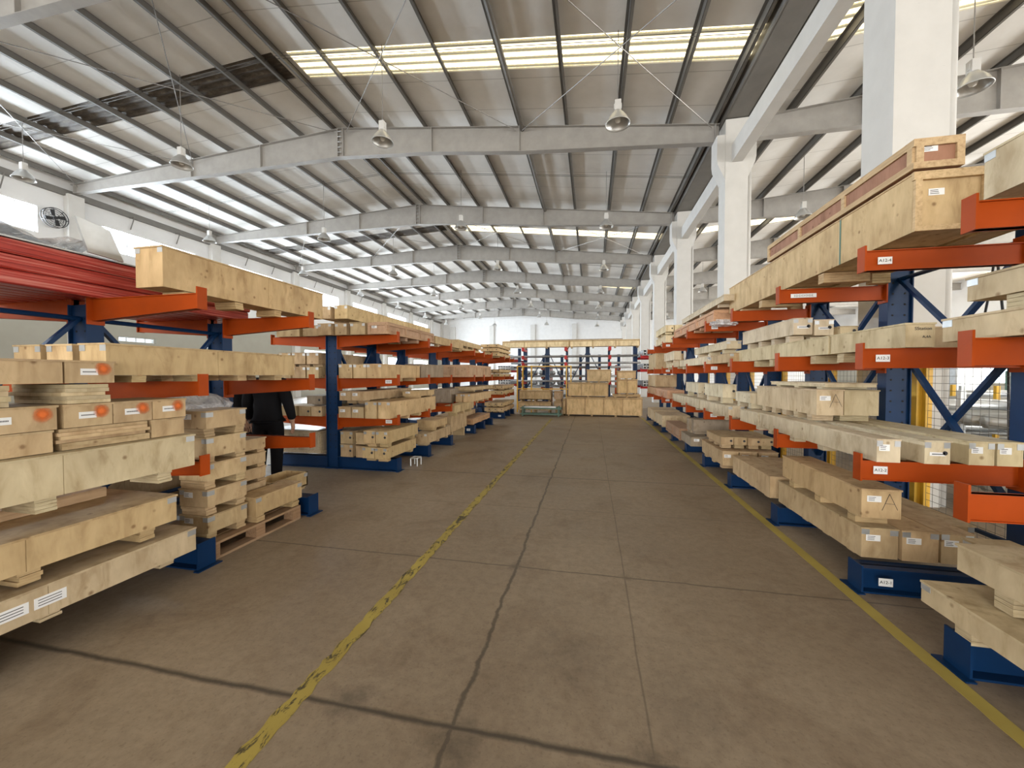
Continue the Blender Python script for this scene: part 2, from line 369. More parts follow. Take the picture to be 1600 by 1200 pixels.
# purlins, each one line the length of the hall
for x in (-20.0, -18.6, -17.15, -15.7, -14.25, -12.75, -11.25, -9.8, -8.55, -7.95, -6.75, -5.25, -3.7, -2.2, -.75, .72, 2.1, 3.25, 5.2, 6.7, 8.2, 9.7, 11.2, 12.7, 14.2, 16.5, 18.5, 20.5, 22.5, 24.5):
    z = ztop(x); mb = MB(); mb.box(x - .004, x + .004, YB, YF, z, z + .2).box(x - .004, x + .065, YB, YF, z, z + .008).box(x - .065, x + .004, YB, YF, z + .19, z + .2)
    if x in (-2.2,): mb.tube((x + .12, YB, z - .08), (x + .12, YF, z - .08), 0.06, 8)
    struct(mb.obj('trim_purlin', 'purlin'))
# walls
def wallx(name, x0, x1, holes, y0=YB, y1=YF, z1=9.4):
    """wall in the plane x=const with window openings holes=[(ya,yb,za,zb)] sorted in rows"""
    mb = MB(); zs = sorted({0, z1} | {h[2] for h in holes} | {h[3] for h in holes}); 
    for a, b in zip(zs, zs[1:]):
        hs = sorted((h[0], h[1]) for h in holes if h[2] <= a + 1e-6 and h[3] >= b - 1e-6); y = y0
        for ha, hb in hs:
            if ha > y: mb.box(x0, x1, y, ha, a, b)
            y = hb
        mb.box(x0, x1, y, y1, a, b)
    return struct(mb.obj(name, 'wall'))
HI = [(y + .95, y + 4.85, 6.92, 7.9) for y in RAFT[:-1]] + [(46.75 + .6, 50.0, 6.92, 7.9)]
HI = HI[:-2] + [HI[-2]]
LO = [(13.1, 14.6, 3.05, 3.28), (16.9, 17.8, 3.0, 3.2)] + [(y + .95, y + 4.85, 1.3, 3.4) for y in RAFT[5:-1]]
wallx('wall_left', XL - .3, XL, HI + LO)
RW = [(y + .5, y + 5.3, 1.0, 4.6) for y in RAFT[:-1]]
wallx('wall_right', XR, XR + .3, RW)
def window(x, h, side, n=4):
    ya, yb, za, zb = h; mb = MB(); t = .045; xo = x - .16 if side < 0 else x + .16
    mb.box(xo - .03, xo + .03, ya, yb, za, za + t).box(xo - .03, xo + .03, ya, yb, zb - t, zb).box(xo - .03, xo + .03, ya, ya + t, za + t, zb - t).box(xo - .03, xo + .03, yb - t, yb, za + t, zb - t)
    for i in range(1, n): yy = ya + (yb - ya) * i / n; mb.box(xo - .025, xo + .025, yy - .02, yy + .02, za + t, zb - t)
    zz = za + (zb - za) * .42; mb.box(xo - .02, xo + .02, ya + t, yb - t, zz - .015, zz + .015)
    o = mb.obj('window_%d' % window.k, 'frame_white', org=(xo, (ya + yb) / 2, za)); struct(o)
    MB().box(xo - .004, xo + .004, ya + t, yb - t, za + t, zb - t).obj('pane', 'glass', o); window.k += 1
window.k = 1
for h in HI + LO: window(XL, h, -1)
for h in RW: window(XR, h, 1, 5)
mb = MB(); mb.box(XL - .3, XR + .3, YF, YF + .3, 0, 9.9); struct(mb.obj('wall_far', 'wall_plain'))
mb = MB(); mb.box(XL - .3, -18.5, YB - .3, YB, 0, 9.9).box(1.7, 5.8, YB - .3, YB, 0, 9.9).box(24.2, XR + .3, YB - .3, YB, 0, 9.9).box(-18.5, 1.7, YB - .3, YB, 6.1, 9.9).box(5.8, 24.2, YB - .3, YB, 6.1, 9.9)
struct(mb.obj('wall_front', 'wall'))
for y in RAFT + [50.2]:           # pilasters on the left wall
    struct(MB().box(XL, XL + .25, y - .25, y + .25, 0, 8.7).obj('trim_pilaster', 'white_paint'))
for x in (-18.7, -13.2, -7.6, -2.2): struct(MB().box(x - .3, x + .3, YF - .25, YF, 0, 8.2).obj('trim_pilaster', 'white_paint'))
struct(MB().box(XL, XL + .12, YB, YF, 8.62, 8.86).obj('trim_eave', 'purlin'))
for y in RAFT[2:9]:
    for dy in (1.95, 3.9):
        o = MB().bar((XL + .3, y + dy, 8.62), (XL + .06, y + dy, 8.1), .03, .03).bar((XL + .3, y + dy, 8.62), (XL + .02, y + dy, 8.62), .04, .04).obj('trim_bracket', 'purlin'); struct(o)

ORD = ['first', 'second', 'third', 'fourth', 'fifth', 'sixth', 'seventh', 'eighth', 'ninth', 'tenth', 'eleventh', 'twelfth']
# concrete columns, beams and rafters
CY = [y - .15 for y in RAFT[1:]]
for k, y in enumerate(CY):
    vis = y > 3
    lab = f"white concrete column between the two halls, {ORD[k-1]} from the camera" if vis else 'white concrete column behind the camera'
    c = root('concrete_column', (3.72, y, 0), lab, 'column', 'white columns along the valley')
    mb = MB().box(3.45, 4.0, y - .27, y + .27, 0, 9.3 if k == 1 else 8.3)
    mb.obj('shaft', 'white_paint', c)
    if k != 1:
        pr = [(3.45, 6.75), (3.27, 7.15), (3.25, 7.3), (3.25, 7.92), (4.2, 7.92), (4.2, 7.3), (4.17, 7.15), (4.0, 6.75)]
        MB().prism(pr, 'y', y - .25, y + .25).obj('capital', 'white_paint', c)
    MB().tube((4.06, y - .2, 0), (4.06, y - .2, 7.1), .045, 8).obj('downpipe', 'white_paint', c, smooth=True)
    if k < len(CY) - 1:
        tag(MB().box(3.60, 3.86, y + .27, y + 5.85 - .27, 7.17, 7.62).obj('concrete_beam', 'white_paint', org=(3.7, y + 2.9, 7.17)),
            f"white concrete tie beam running back from the {ORD[k-1]} column" if vis else 'white concrete tie beam overhead behind the camera', 'beam', 'tie beams between the columns')
BOT = [(-20.3, 8.78), (-8.25, 8.86), (-5, 8.64), (-2.17, 8.33), (3.4, 7.93)]
def zbot(x):
    for (a, za), (b, zb) in zip(BOT, BOT[1:]):
        if x <= b: return za + (zb - za) * (x - a) / (b - a)
    return BOT[-1][1]
def rafter_mesh(y, xs, zt, zb):
    mb = MB()
    for xa, xb in zip(xs, xs[1:]):
        mb.hexa([(xa, y - .006, zb(xa)), (xb, y - .006, zb(xb)), (xb, y + .006, zb(xb)), (xa, y + .006, zb(xa))], [(xa, y - .006, zt(xa)), (xb, y - .006, zt(xb)), (xb, y + .006, zt(xb)), (xa, y + .006, zt(xa))])
        for f, g in ((zb, -.014), (zt, 0)):
            mb.hexa([(xa, y - .1, f(xa) + g), (xb, y - .1, f(xb) + g), (xb, y + .1, f(xb) + g), (xa, y + .1, f(xa) + g)], [(xa, y - .1, f(xa) + g + .014), (xb, y - .1, f(xb) + g + .014), (xb, y + .1, f(xb) + g + .014), (xa, y + .1, f(xa) + g + .014)])
    return mb
ztr = lambda x: ztop(x) - .015
for k, y in enumerate(RAFT):
    if y < -1: continue
    o = k - 1
    name = f"grey steel roof rafter over the main hall, {ORD[o]} from the camera"
    r = root('roof_rafter', (-8.25, y, 8.5), name, 'rafter', 'steel rafters of the main hall')
    xs = [-20.3, -14.4, -11.4, -8.25, -5, -2.17, .6, 3.4]
    rafter_mesh(y, xs, ztr, zbot).obj('web_and_flanges', 'grey_steel', r)
    for x in (-20.15, -14.4, -11.4, -8.35, -8.15, -5, -2.17, 3.3):
        MB().box(x - .012, x + .012, y - .1, y + .1, zbot(x), ztr(x)).obj('stiffener_plate', 'grey_steel', r)
    for x in (-8.25,):
        mb = MB()
        for j in range(5): mb.tube((x - .06, y - .12, zbot(x) + .12 + j * .17), (x + .06, y - .12, zbot(x) + .12 + j * .17), .014, 6)
        mb.obj('bolts', 'galv', r)
    r = root('roof_rafter', (4.0, y, 8), f"grey steel rafter over the right-hand hall, {ORD[o]} from the camera", 'rafter', 'steel rafters of the right hall')
    rafter_mesh(y, [3.95, 6.8, 9.6, 15.3, 21, XR], ztr, lambda x: 7.95 if x < 15.4 else 7.95).obj('web_and_flanges', 'grey_steel', r)
    for x in (6.8, 9.6, 15.3): MB().box(x - .012, x + .012, y - .1, y + .1, 7.95, ztr(x)).obj('stiffener_plate', 'grey_steel', r)
# cross bracing rods under the roof, one X per panel
pan = [(-20.0, -14.4, 'outer left'), (-14.4, -8.35, 'inner left'), (-8.1, -2.17, 'inner right'), (-2.17, 3.3, 'outer right')]
for k, bay in ((1, 'nearest'), (2, 'second'), (4, 'fourth')):
    y0, y1 = RAFT[k] + .1, RAFT[k + 1] - .1
    if k == 1: pass
    for xa, xb, nm in pan:
        za, zb = ztop(xa) - .12, ztop(xb) - .12
        r = root('bracing_rods', ((xa + xb) / 2, (y0 + y1) / 2, (za + zb) / 2), f"pair of crossed steel bracing rods under the {nm} roof panel of the {bay} bay", 'brace', 'crossed roof bracing rods')
        MB().tube((xa + .1, y0, za), (xb - .1, y1, zb), .011, 6).obj('rod', 'pipe', r); MB().tube((xa + .1, y1, za - .03), (xb - .1, y0, zb - .03), .011, 6).obj('rod', 'pipe', r)
for k in range(1, 8):
    y = RAFT[k] + 2.9
    mb = MB()
    for xa, xb in ((-20.0, -8.4), (-8.1, 3.3)):
        for d in (0, .09): mb.tube((xa, y + d, ztop(xa) + .06), (xb, y + d, ztop(xb) + .06), .007, 5)
    struct(mb.obj('trim_sag_rods', 'purlin'))
# high bay lamps
def lamp(x, y, z, label, src=None):
    if src: return None
    zr = ztop(x) + .205
    r = root('high_bay_lamp', (x, y, z), label, 'lamp', 'pendant lamps hanging from the roof')
    MB().tube((x, y, z + .50), (x, y, zr), .009, 6).obj('suspension_rod', 'pipe', r)
    MB().box(x - .065, x + .065, y - .065, y + .065, z + .27, z + .50).box(x - .08, x + .08, y - .02, y + .02, z + .33, z + .44).obj('ballast_box', 'white_paint', r)
    MB().lathe([(.075, .27), (.09, .24), (.13, .20), (.19, .12), (.235, .03), (.25, 0), (.262, -.005), (.262, .008), (.243, .04), (.2, .13), (.14, .21), (.1, .25), (.085, .28)], (x, y, z), 24).obj('reflector', 'aluminium', r, smooth=True)
    MB().lathe([(.001, .03), (.045, .045), (.068, .09), (.06, .14), (.03, .18), (.025, .26), (.001, .27)], (x, y, z), 14).obj('bulb', 'bulb', r, smooth=True)
    return r
rowz = {2: [7.1, 7.4, 7.5, 7.7, 6.95]}
for k in range(1, 9):
    y = RAFT[k] + 2.9
    for j, x in enumerate((.55, -5.05, -11.15, -17.15, 6.85)):
        if k == 1 or (k == 8 and j == 4): continue
        z = [7.0, 7.3, 7.36, 7.6, 6.8][j]
        pos = ['right of the ridge by the columns', 'just right of the ridge', 'left of the ridge', 'by the left wall', 'in the right-hand hall'][j]
        lamp(x + rnd.uniform(-.05, .05), y, z + rnd.uniform(-.06, .06), f"pendant high bay lamp {pos}, {ORD[k-2]} row from the camera")
# wall fan
f = root('wall_fan', (-20.2, 10.95, 7.55), 'black round wall fan between the first two high windows', 'fan')
mb = MB(); n = 28
for rr in (.36, .30, .22, .13):
    for xo in (-.02, .12):
        for i in range(n):
            if rr == .36 and xo < 0 and i % 4 == 0:
                a = 2 * math.pi * i / n; mb.bar((-20.0, 10.95 + .12 * math.cos(a), 7.55 + .12 * math.sin(a)), (-20.0, 10.95 + .36 * math.cos(a), 7.55 + .36 * math.sin(a)), .01, .01); mb.bar((-20.15, 10.95 + .36 * math.cos(a), 7.55 + .36 * math.sin(a)), (-19.99, 10.95 + .36 * math.cos(a), 7.55 + .36 * math.sin(a)), .012, .012)
            a = 2 * math.pi * i / n; b = 2 * math.pi * (i + 1) / n
            mb.bar((-20.12 + xo, 10.95 + rr * math.cos(a), 7.55 + rr * math.sin(a)), (-20.12 + xo, 10.95 + rr * math.cos(b), 7.55 + rr * math.sin(b)), .02 if rr == .36 else .008, .02 if rr == .36 else .008)
mb.obj('cage', 'dark', f)
for i in range(4):
    a = i * H + .4; c, s = math.cos(a), math.sin(a); b = MB()
    pts = [(.05, -.03), (.28, -.11), (.31, .03), (.1, .06)]
    q = [(-20.06, 10.95 + u * c - v * s, 7.55 + u * s + v * c) for u, v in pts]
    b.hexa(q, [(x + .012, y, z) for x, y, z in q]).obj('blade', 'dark', f)
MB().tube((-20.16, 10.95, 7.55), (-20.0, 10.95, 7.55), .06, 12).obj('motor', 'dark', f)
MB().bar((-20.4, 10.95, 7.55), (-20.12, 10.95, 7.55), .05, .05).obj('wall_arm', 'dark', f)

# floor markings
def strip(x0, x1, y0, y1, jag, name, m, label):
    mb = MB(); n = int((y1 - y0) / .05); L = []; R = []
    for i in range(n + 1):
        y = y0 + (y1 - y0) * i / n; L.append((x0 + rnd.uniform(-jag, jag), y)); R.append((x1 + rnd.uniform(-jag, jag), y))
    k = 0
    for i in range(n + 1):
        mb.v += [(L[i][0], L[i][1], .0035), (R[i][0], R[i][1], .0035)]
    for i in range(n): mb.f.append((2 * i, 2 * i + 1, 2 * i + 3, 2 * i + 2))
    # thickness
    base = len(mb.v)
    mb.v += [(x, y, 0.0005) for x, y, z in mb.v[:base]]
    for i in range(n): mb.f.append((2 * i, 2 * i + 2, base + 2 * i + 2, base + 2 * i)); mb.f.append((2 * i + 1, base + 2 * i + 1, base + 2 * i + 3, 2 * i + 3))
    return tag(mb.obj(name, m), label, 'floor line')
strip(-1.415, -1.335, -2, 13.6, .010, 'floor_marking', 'line_worn', 'worn yellow tape line on the floor along the left of the aisle')
strip(1.765, 1.845, -2, 14.6, .002, 'floor_marking', 'line', 'clean yellow line on the floor beside the right-hand racks')

# ================================================================= RACKS
def arm_part(r, y, xr, xt, zb, h, tip_up, m='orange', wd=.06, root_h=.0):
    """cantilever arm from the upright at xr to the tip xt; zb underside at tip, h depth at tip"""
    s = 1 if xt > xr else -1; zt = zb + h; zr = zb - root_h
    mb = MB(); t = .006
    def plate(y0, y1, za0, za1, zb0, zb1, xa=xr, xb=xt):
        mb.hexa([(xa, y0, za0), (xb, y0, zb0), (xb, y1, zb0), (xa, y1, za0)], [(xa, y0, za1), (xb, y0, zb1), (xb, y1, zb1), (xa, y1, za1)])
    plate(y - wd / 2 + .012, y + wd / 2 - .012, zr, zt, zb, zt)
    plate(y - wd / 2, y + wd / 2, zt - t, zt, zt - t, zt); plate(y - wd / 2, y + wd / 2, zr, zr + t, zb, zb + t)
    mb.box(min(xr, xr + s * .012), max(xr, xr + s * .012), y - .06, y + .06, zr - .03, zt + .05)
    o = mb.obj('arm', m, r)
    e = MB().box(min(xt, xt + s * .012), max(xt, xt + s * .012), y - .04, y + .04, zb - .005, zt + tip_up); e.obj('end_stop', m, o)
    return o
def rack(name_lab, ys, xu, sides, levels, top, base_h=.18, m='orange', arm_root=.0, holes=True, braces=True, cat='rack', group=None, skip=()):
    r = root('cantilever_rack', (xu, ys[0], 0), name_lab, cat, group)
    for i, y in enumerate(ys):
        mb = MB().box(xu - .105, xu - .095, y - .06, y + .06, .02, top).box(xu + .095, xu + .105, y - .06, y + .06, .02, top)
        mb.box(xu - .1, xu + .1, y - .035, y - .025, .02, top).box(xu - .1, xu + .1, y + .025, y + .035, .02, top).box(xu - .12, xu + .12, y - .09, y + .09, 0, .02)
        u = mb.obj('upright', 'blue', r)
        if holes and y < 9:
            hb = MB(); z = .35
            while z < top - .05:
                for dx in (-.05, .05): hb.tube((xu + dx, y - .037, z), (xu + dx, y - .0345, z), .010, 6)
                z += .105
            hb.obj('bolt_holes', 'hole', u)
        for (xt) in sides:
            s = 1 if xt > xu else -1; xa = xu + s * .105
            b = MB().box(min(xa, xt), max(xa, xt), y - .008, y + .008, .012, base_h).box(min(xa, xt), max(xa, xt), y - .07, y + .07, base_h - .012, base_h).box(min(xa, xt), max(xa, xt), y - .07, y + .07, 0, .012)
            b.box(min(xt, xt + s * .012), max(xt, xt + s * .012), y - .075, y + .075, 0, base_h + .015).box(min(xt, xt + s * .05), max(xt, xt + s * .05), y - .1, y + .1, 0, .008)
            b.obj('base', 'blue', r)
            for (zb, h, up) in levels:
                if (i, s, zb) in skip: continue
                arm_part(r, y, xa, xt, zb, h, up, m, root_h=arm_root)
    if braces:
        for i, (ya, yb) in enumerate(zip(ys, ys[1:])):
            zt = top - .12
            MB().tube((xu, ya + .03, zt), (xu, yb - .03, zt), .02, 8).obj('tie', 'blue', r)
            MB().tube((xu, ya + .03, .35), (xu, yb - .03, .35), .02, 8).obj('tie', 'blue', r)
            ym = (ya + yb) / 2; zl = 1.36 if top < 2.4 else 1.92
            for yy in (ya + .05, yb - .05): MB().bar((xu, yy, zt), (xu, ym, zl), .03, .045, (1, 0, 0)).obj('brace', 'blue', r)
            MB().bar((xu - .02, ya + .04, .5), (xu - .02, yb - .04, zl - .04), .03, .045, (1, 0, 0)).obj('brace', 'blue', r)
            MB().bar((xu + .02, ya + .04, zl - .04), (xu + .02, yb - .04, .5), .03, .045, (1, 0, 0)).obj('brace', 'blue', r)
    return r
RL = [(.80, .14, .05), (1.60, .14, .04), (2.29, .14, .035)]
RA = rack('nearest right-hand orange and blue cantilever rack, cut off by the photo edge', [1.15, 2.42], 2.93, [1.9], RL, 2.55)
RB = rack('right-hand cantilever rack with the numbered white tags on its arms', [3.22, 4.48, 5.82], 2.93, [1.9], RL, 2.6)
RC = rack('second full right-hand cantilever rack down the aisle', [7.08, 8.36, 9.72], 2.93, [1.9], RL, 2.55)
RD = rack('farthest right-hand cantilever rack in front of the big crates', [11.1, 12.5, 13.9], 2.93, [1.9], RL, 2.5)
LL = [(.75, .11, .05), (1.39, .11, .06), (2.08, .12, .05)]
LA = rack('nearest left-hand double-sided orange and blue cantilever rack', [1.27, 2.51, 3.73], -4.27, [-3.05, -5.45], LL, 2.15, base_h=.2, arm_root=.07)
LB = rack('second left-hand double-sided cantilever rack beyond the standing people', [5.69, 6.88, 8.08], -4.22, [-3.05, -5.4], LL, 2.2, base_h=.2, arm_root=.07)
LC = rack('third left-hand double-sided cantilever rack', [9.82, 10.75, 11.65], -4.22, [-3.05, -5.4], LL, 2.2, base_h=.2, arm_root=.07)
LD = rack('farthest left-hand double-sided cantilever rack', [13.4, 14.3, 15.1], -4.22, [-3.05, -5.4], LL, 2.2, base_h=.2, arm_root=.07)
def plate_tag(r, text, x, y, z, w_, h_, size=None):
    p = MB().box(x - w_ / 2, x + w_ / 2, y - .003, y, z - h_ / 2, z + h_ / 2).obj('number_tag', 'paper', r); p['label'] = 'white tag with black characters'
    if text: text_mesh('tag_text', text, size or h_ * .75, 'ink', p, (x, y - .0035, z), FACE_CAM)
    else:        # characters too small to read in the photograph
        q = MB(); k = 5 if w_ < .15 else 12
        for i in range(k):
            cx = x - w_ * .38 + w_ * .76 * (i + .5) / k; c_ = w_ * .76 / k * .36
            for dz in (-.22, .02, .22): q.box(cx - c_, cx + c_ * (.3 if (i + int(dz * 9)) % 2 else 1), y - .004, y - .003, z + h_ * dz - h_ * .035, z + h_ * dz + h_ * .035)
            q.box(cx - c_ * .2, cx + c_ * .1, y - .004, y - .003, z - h_ * .28, z + h_ * .28)
        q.obj('tag_print', 'ink', p)
plate_tag(RB, 'A12-4', 2.015, 3.19, 2.355, .085, .05, .03); plate_tag(RB, 'A12-3', 2.015, 3.19, 1.67, .085, .05, .03)
plate_tag(RB, 'A12-2', 2.015, 3.19, .875, .085, .055, .03); plate_tag(RB, 'A12-1', 2.03, 3.14, .095, .085, .055, .03)
plate_tag(RB, '', 2.11, 4.447, 2.36, .23, .04, .034)
for z in (2.355, 1.67, .87): plate_tag(RC, '', 2.03, 7.047, z, .1, .055)
for z in (2.355, 1.67, .87): plate_tag(RD, '', 2.03, 11.067, z, .1, .055)
for z in (1.445, .8): plate_tag(LB, '', -3.2, 5.657, z, .11, .055)
plate_tag(LC, '', -3.2, 9.747, .1, .1, .06); plate_tag(LD, '', -3.2, 13.3, .1, .1, .06)

# ================================================================= CRATES
TAN = (.58, .43, .25); WARM = (.63, .46, .25); PALE = (.64, .53, .345); WHITE = (.70, .61, .44); DARK = (.33, .21, .12); GREYT = (.36, .29, .215); PEACH = (.60, .36, .22)
ARM_R = RA and [1.15, 2.42, 3.22, 4.48, 5.82, 7.08, 8.36, 9.72, 11.1, 12.5, 13.9]
ARM_L = [1.27, 2.51, 3.73, 5.69, 6.88, 8.08, 9.82, 10.75, 11.65, 13.4, 14.3, 15.1]
TOPS_R = (.94, 1.74, 2.43); TOPS_L = (.86, 1.50, 2.20)
def jit(c, a=.06):
    k = .93 + rnd.uniform(-a, a); return tuple(min(.95, v * k * (1 + rnd.uniform(-.02, .02))) for v in c)
USED = set()
def crate(b, label, col=TAN, sk=.07, n=3, ft='', group=None, skx=None, cat='crate', name='wooden_crate', axis='y'):
    """b = (x0,x1,y0,y1,z0,z1) of the box itself (x0 the face towards the aisle); sk = height of the skids below it"""
    x0, x1, y0, y1, z0, z1 = b
    xa, xb = min(x0, x1), max(x0, x1); right = x0 > 0 and x1 > x0 or (x0 < x1 and xa > -2.9); L = y1 - y0; W = xb - xa; Hh = z1 - z0
    hang = False
    if xa > 1.5:
        for t in TOPS_R:
            if abs(z0 - t) < .035: hang = True; arms = ARM_R
    elif xb < -2.8:
        for t in TOPS_L:
            if abs(z0 - t) < .035: hang = True; arms = ARM_L
    if hang: z0 = [t for t in (TOPS_R if xa > 1.5 else TOPS_L) if abs(z0 - t) < .035][0] + .002
    base = z0 if hang else z0 - sk
    c = root(name, ((xa + xb) / 2, (y0 + y1) / 2, base), label, cat, group); col = jit(col)
    body = MB(); e = .004; seam = []
    if 'B' in ft or 'O' in ft: pass
    if 'O' in ft:      # open-topped box
        t = .02
        body.box(xa, xb, y0, y1, z0, z0 + .015).box(xa, xa + t, y0, y1, z0, z1).box(xb - t, xb, y0, y1, z0, z1).box(xa, xb, y0, y0 + t, z0, z1).box(xa, xb, y1 - t, y1, z0, z1)
    elif axis == 'y':
        body.box(xa + e, xb - e, y0 + e, y1 - e, z0 + e, z1 - .012)
        np_ = max(1, round(L / .8)); cuts = [y0] + [y0 + L * (i + rnd.uniform(-.12, .12)) / np_ for i in range(1, np_)] + [y1]
        for p, q in zip(cuts, cuts[1:]):
            g1 = .0018 if q != y1 else 0; g0 = .0018 if p != y0 else 0
            body.box(xa, xa + .009, p + g0, q - g1, z0, z1 - .012).box(xb - .009, xb, p + g0, q - g1, z0, z1 - .012)
        body.box(xa + .009, xb - .009, y0 + .001, y0 + .008, z0, z1 - .012).box(xa + .009, xb - .009, y1 - .008, y1 - .001, z0, z1 - .012)
    else:
        body.box(xa, xb, y0, y1, z0, z1 - .012)
    body.obj('box', 'ply', c, color=col)
    if 'O' not in ft:
        lid = MB(); o = .004 + rnd.uniform(0, .004)
        np_ = max(1, round(L / 1.1)) if axis == 'y' else 1
        for i in range(np_):
            p = y0 + L * i / np_; q = y0 + L * (i + 1) / np_
            lid.box(xa - o, xb + o, p + (.002 if i else -o), q - (.002 if i < np_ - 1 else -o), z1 - .012, z1)
        lid.obj('lid', 'ply', c, color=jit((.6, .44, .25) if 'T' in ft else col, .05))
    if sk > 0:
        ps = [y0 + L * (.12 + .76 * i / max(1, n - 1)) for i in range(n)] if axis == 'y' else [y0 + L / 2]
        if hang:
            ps = [p for p in ps if all(abs(p - a) > .11 for a in arms)]
            if not ps: ps = [(y0 + y1) / 2] if all(abs((y0 + y1) / 2 - a) > .11 for a in arms) else [(y0 + y1) / 2 + .2]
        if axis == 'y':
            for p in ps:
                mb = MB(); k = max(2, int(sk / .02)); d = sk / k
                for i in range(k):
                    j = rnd.uniform(-.004, .004); mb.box(xa + .02 + j, xb - .02 + j, p - .045 + j, p + .045 + j, z0 - sk + i * d, z0 - sk + (i + 1) * d - .0015)
                mb.obj('skid', 'endgrain', c, color=jit(col, .08))
        else:
            for xx in ([xa + W * .12, xb - W * .12] if W < .5 else [xa + W * (.1 + .8 * i / (n - 1)) for i in range(n)]):
                mb = MB(); k = max(2, int(sk / .02)); d = sk / k
                for i in range(k): j = rnd.uniform(-.003, .003); mb.box(xx - .04 + j, xx + .04 + j, y0 + .01, y1 - .01, z0 - sk + i * d, z0 - sk + (i + 1) * d - .0015)
                mb.obj('skid', 'endgrain', c, color=jit(col, .08))
    xaisle = xa if xa > -2.9 else xb; s = -1 if xa > -2.9 else 1
    if 'b' in ft:      # batten frame on faces seen from the aisle and camera
        mb = MB(); t = .016; wv = min(.045, Hh * .22)
        for (p, q) in ((z0, z0 + wv), (z1 - wv - .012, z1 - .012)):
            mb.box(min(xaisle, xaisle + s * t), max(xaisle, xaisle + s * t), y0 - t, y1, p, q).box(xa, xb, y0 - t, y0, p, q)
        k = max(2, round(L / .7))
        for i in range(k + 1):
            yy = y0 + (L - wv) * i / k; mb.box(min(xaisle, xaisle + s * t), max(xaisle, xaisle + s * t), yy, yy + wv, z0 + wv, z1 - wv - .012)
        kk = max(1, round(W / .5))
        for i in range(kk + 1): xx = xa + (W - wv) * i / kk; mb.box(xx, xx + wv, y0 - t, y0, z0 + wv, z1 - wv - .012)
        mb.obj('battens', 'timber', c, color=jit((.58, .42, .24) if 'T' in ft else (col[0] * 1.1, col[1] * 1.08, col[2] * 1.05), .04))
    if 'm' in ft:      # sheet steel corner plates
        wv = min(.05, W * .25); hv = min(.04, Hh * .28)
        for (p, q, yy) in ((xa, xa + wv, y0), (xb - wv, xb, y0)):
            MB().box(p, q, yy - .0025, yy, z1 - .012 - hv, z1 - .012).obj('corner_plate', 'galv', c)
    if 'M' in ft:      # plates on the aisle-side face's ends
        wv = .06; hv = min(.04, Hh * .28)
        for yy in (y0, y1 - wv): MB().box(min(xaisle, xaisle + s * .0025), max(xaisle, xaisle + s * .0025), yy, yy + wv, z1 - .012 - hv, z1 - .012).obj('corner_plate', 'galv', c)
    if 's' in ft:      # paper sticker on the near end
        wv = min(.09, W * .45); hv = min(.045, Hh * .35); xm = xa + W * .32; zm = z0 + Hh * .66
        p = MB().box(xm - wv / 2, xm + wv / 2, y0 - .002, y0, zm - hv / 2, zm + hv / 2).obj('sticker', 'paper', c)
        q = MB()
        for i in range(3): q.box(xm - wv * .4, xm + wv * rnd.uniform(0, .2), y0 - .003, y0 - .002, zm - hv * .3 + i * hv * .25, zm - hv * .3 + i * hv * .25 + hv * .08)
        q.obj('print', 'ink', p)
    if 'l' in ft:      # printed line on white label, near end
        xm = (xa + xb) / 2; zm = z0 + Hh * .45; p = MB().box(xm - W * .3, xm + W * .3, y0 - .002, y0, zm - Hh * .08, zm + Hh * .08).obj('sticker', 'paper', c)
        MB().box(xm - W * .22, xm + W * .22, y0 - .003, y0 - .002, zm - .003, zm + .003).obj('print', 'ink', p)
    if 'k' in ft:      # black round sticker
        xm = xa + W * .8; MB().tube((xm, y0 - .002, z0 + Hh * .5), (xm, y0, z0 + Hh * .5), min(.02, W * .1), 12).obj('round_sticker', 'ink', c)
    if 'o' in ft:      # white address label and orange spray on the aisle face
        ym = (y0 + y1) / 2; zm = (z0 + z1) / 2; xs = xaisle + s * .001
        p = MB().box(min(xs, xs + s * .002), max(xs, xs + s * .002), ym - .05, ym + .035, zm - .02, zm + .02).obj('sticker', 'paper', c)
        xs2 = xs + s * .0025; q = MB()
        for i in range(12): q.box(min(xs2, xs), max(xs2, xs), ym - .04 + i * .0055, ym - .0365 + i * .0055, zm - .004, zm + .004)
        q.obj('print', 'ink', p)
        ys_, zs_ = y1 - .06, z1 - .05; xs3 = xs + s * .004
        mb = MB().tube((xs3 - .0005, ys_, zs_), (xs3 + .0005, ys_, zs_), .055, 20)
        o2 = mb.obj('spray_mark', 'spray', c, org=(xs3, ys_, zs_)); o2['label'] = 'orange spray paint blot'
    if 'A' in ft:
        q = MB(); xm = xa + W * .68; zm = z0 + Hh * .55; a = min(W, Hh) * .3; yy = y0 - .001
        for p0, p1 in (((-.6, -.9), (.1, 1)), ((.1, 1), (.9, -.8)), ((-.35, -.1), (.6, -.15))):
            q.bar((xm + p0[0] * a, yy, zm + p0[1] * a), (xm + p1[0] * a, yy, zm + p1[1] * a), .0022, .002, (0, 1, 0))
        q.obj('handwriting', 'ink', c)
    if 'W' in ft:
        text_mesh('handwriting', 'SStation', Hh * .18, 'ink', c, (xa + W * .6, y0 - .001, z0 + Hh * .75), FACE_CAM); text_mesh('handwriting', 'A,4A', Hh * .14, 'ink', c, (xa + W * .72, y0 - .001, z0 + Hh * .42), FACE_CAM)
    return c
def row(xs, y0, y1, z0, z1, lab, col=TAN, **k):
    """crates side by side across the rack, xs = [(xa,xb)...] starting at the aisle"""
    for i, (a, b) in enumerate(xs):
        crate((a, b, y0 + rnd.uniform(0, .03), y1 + rnd.uniform(-.06, .06), z0, z1), lab % ORD[i], col, **k)

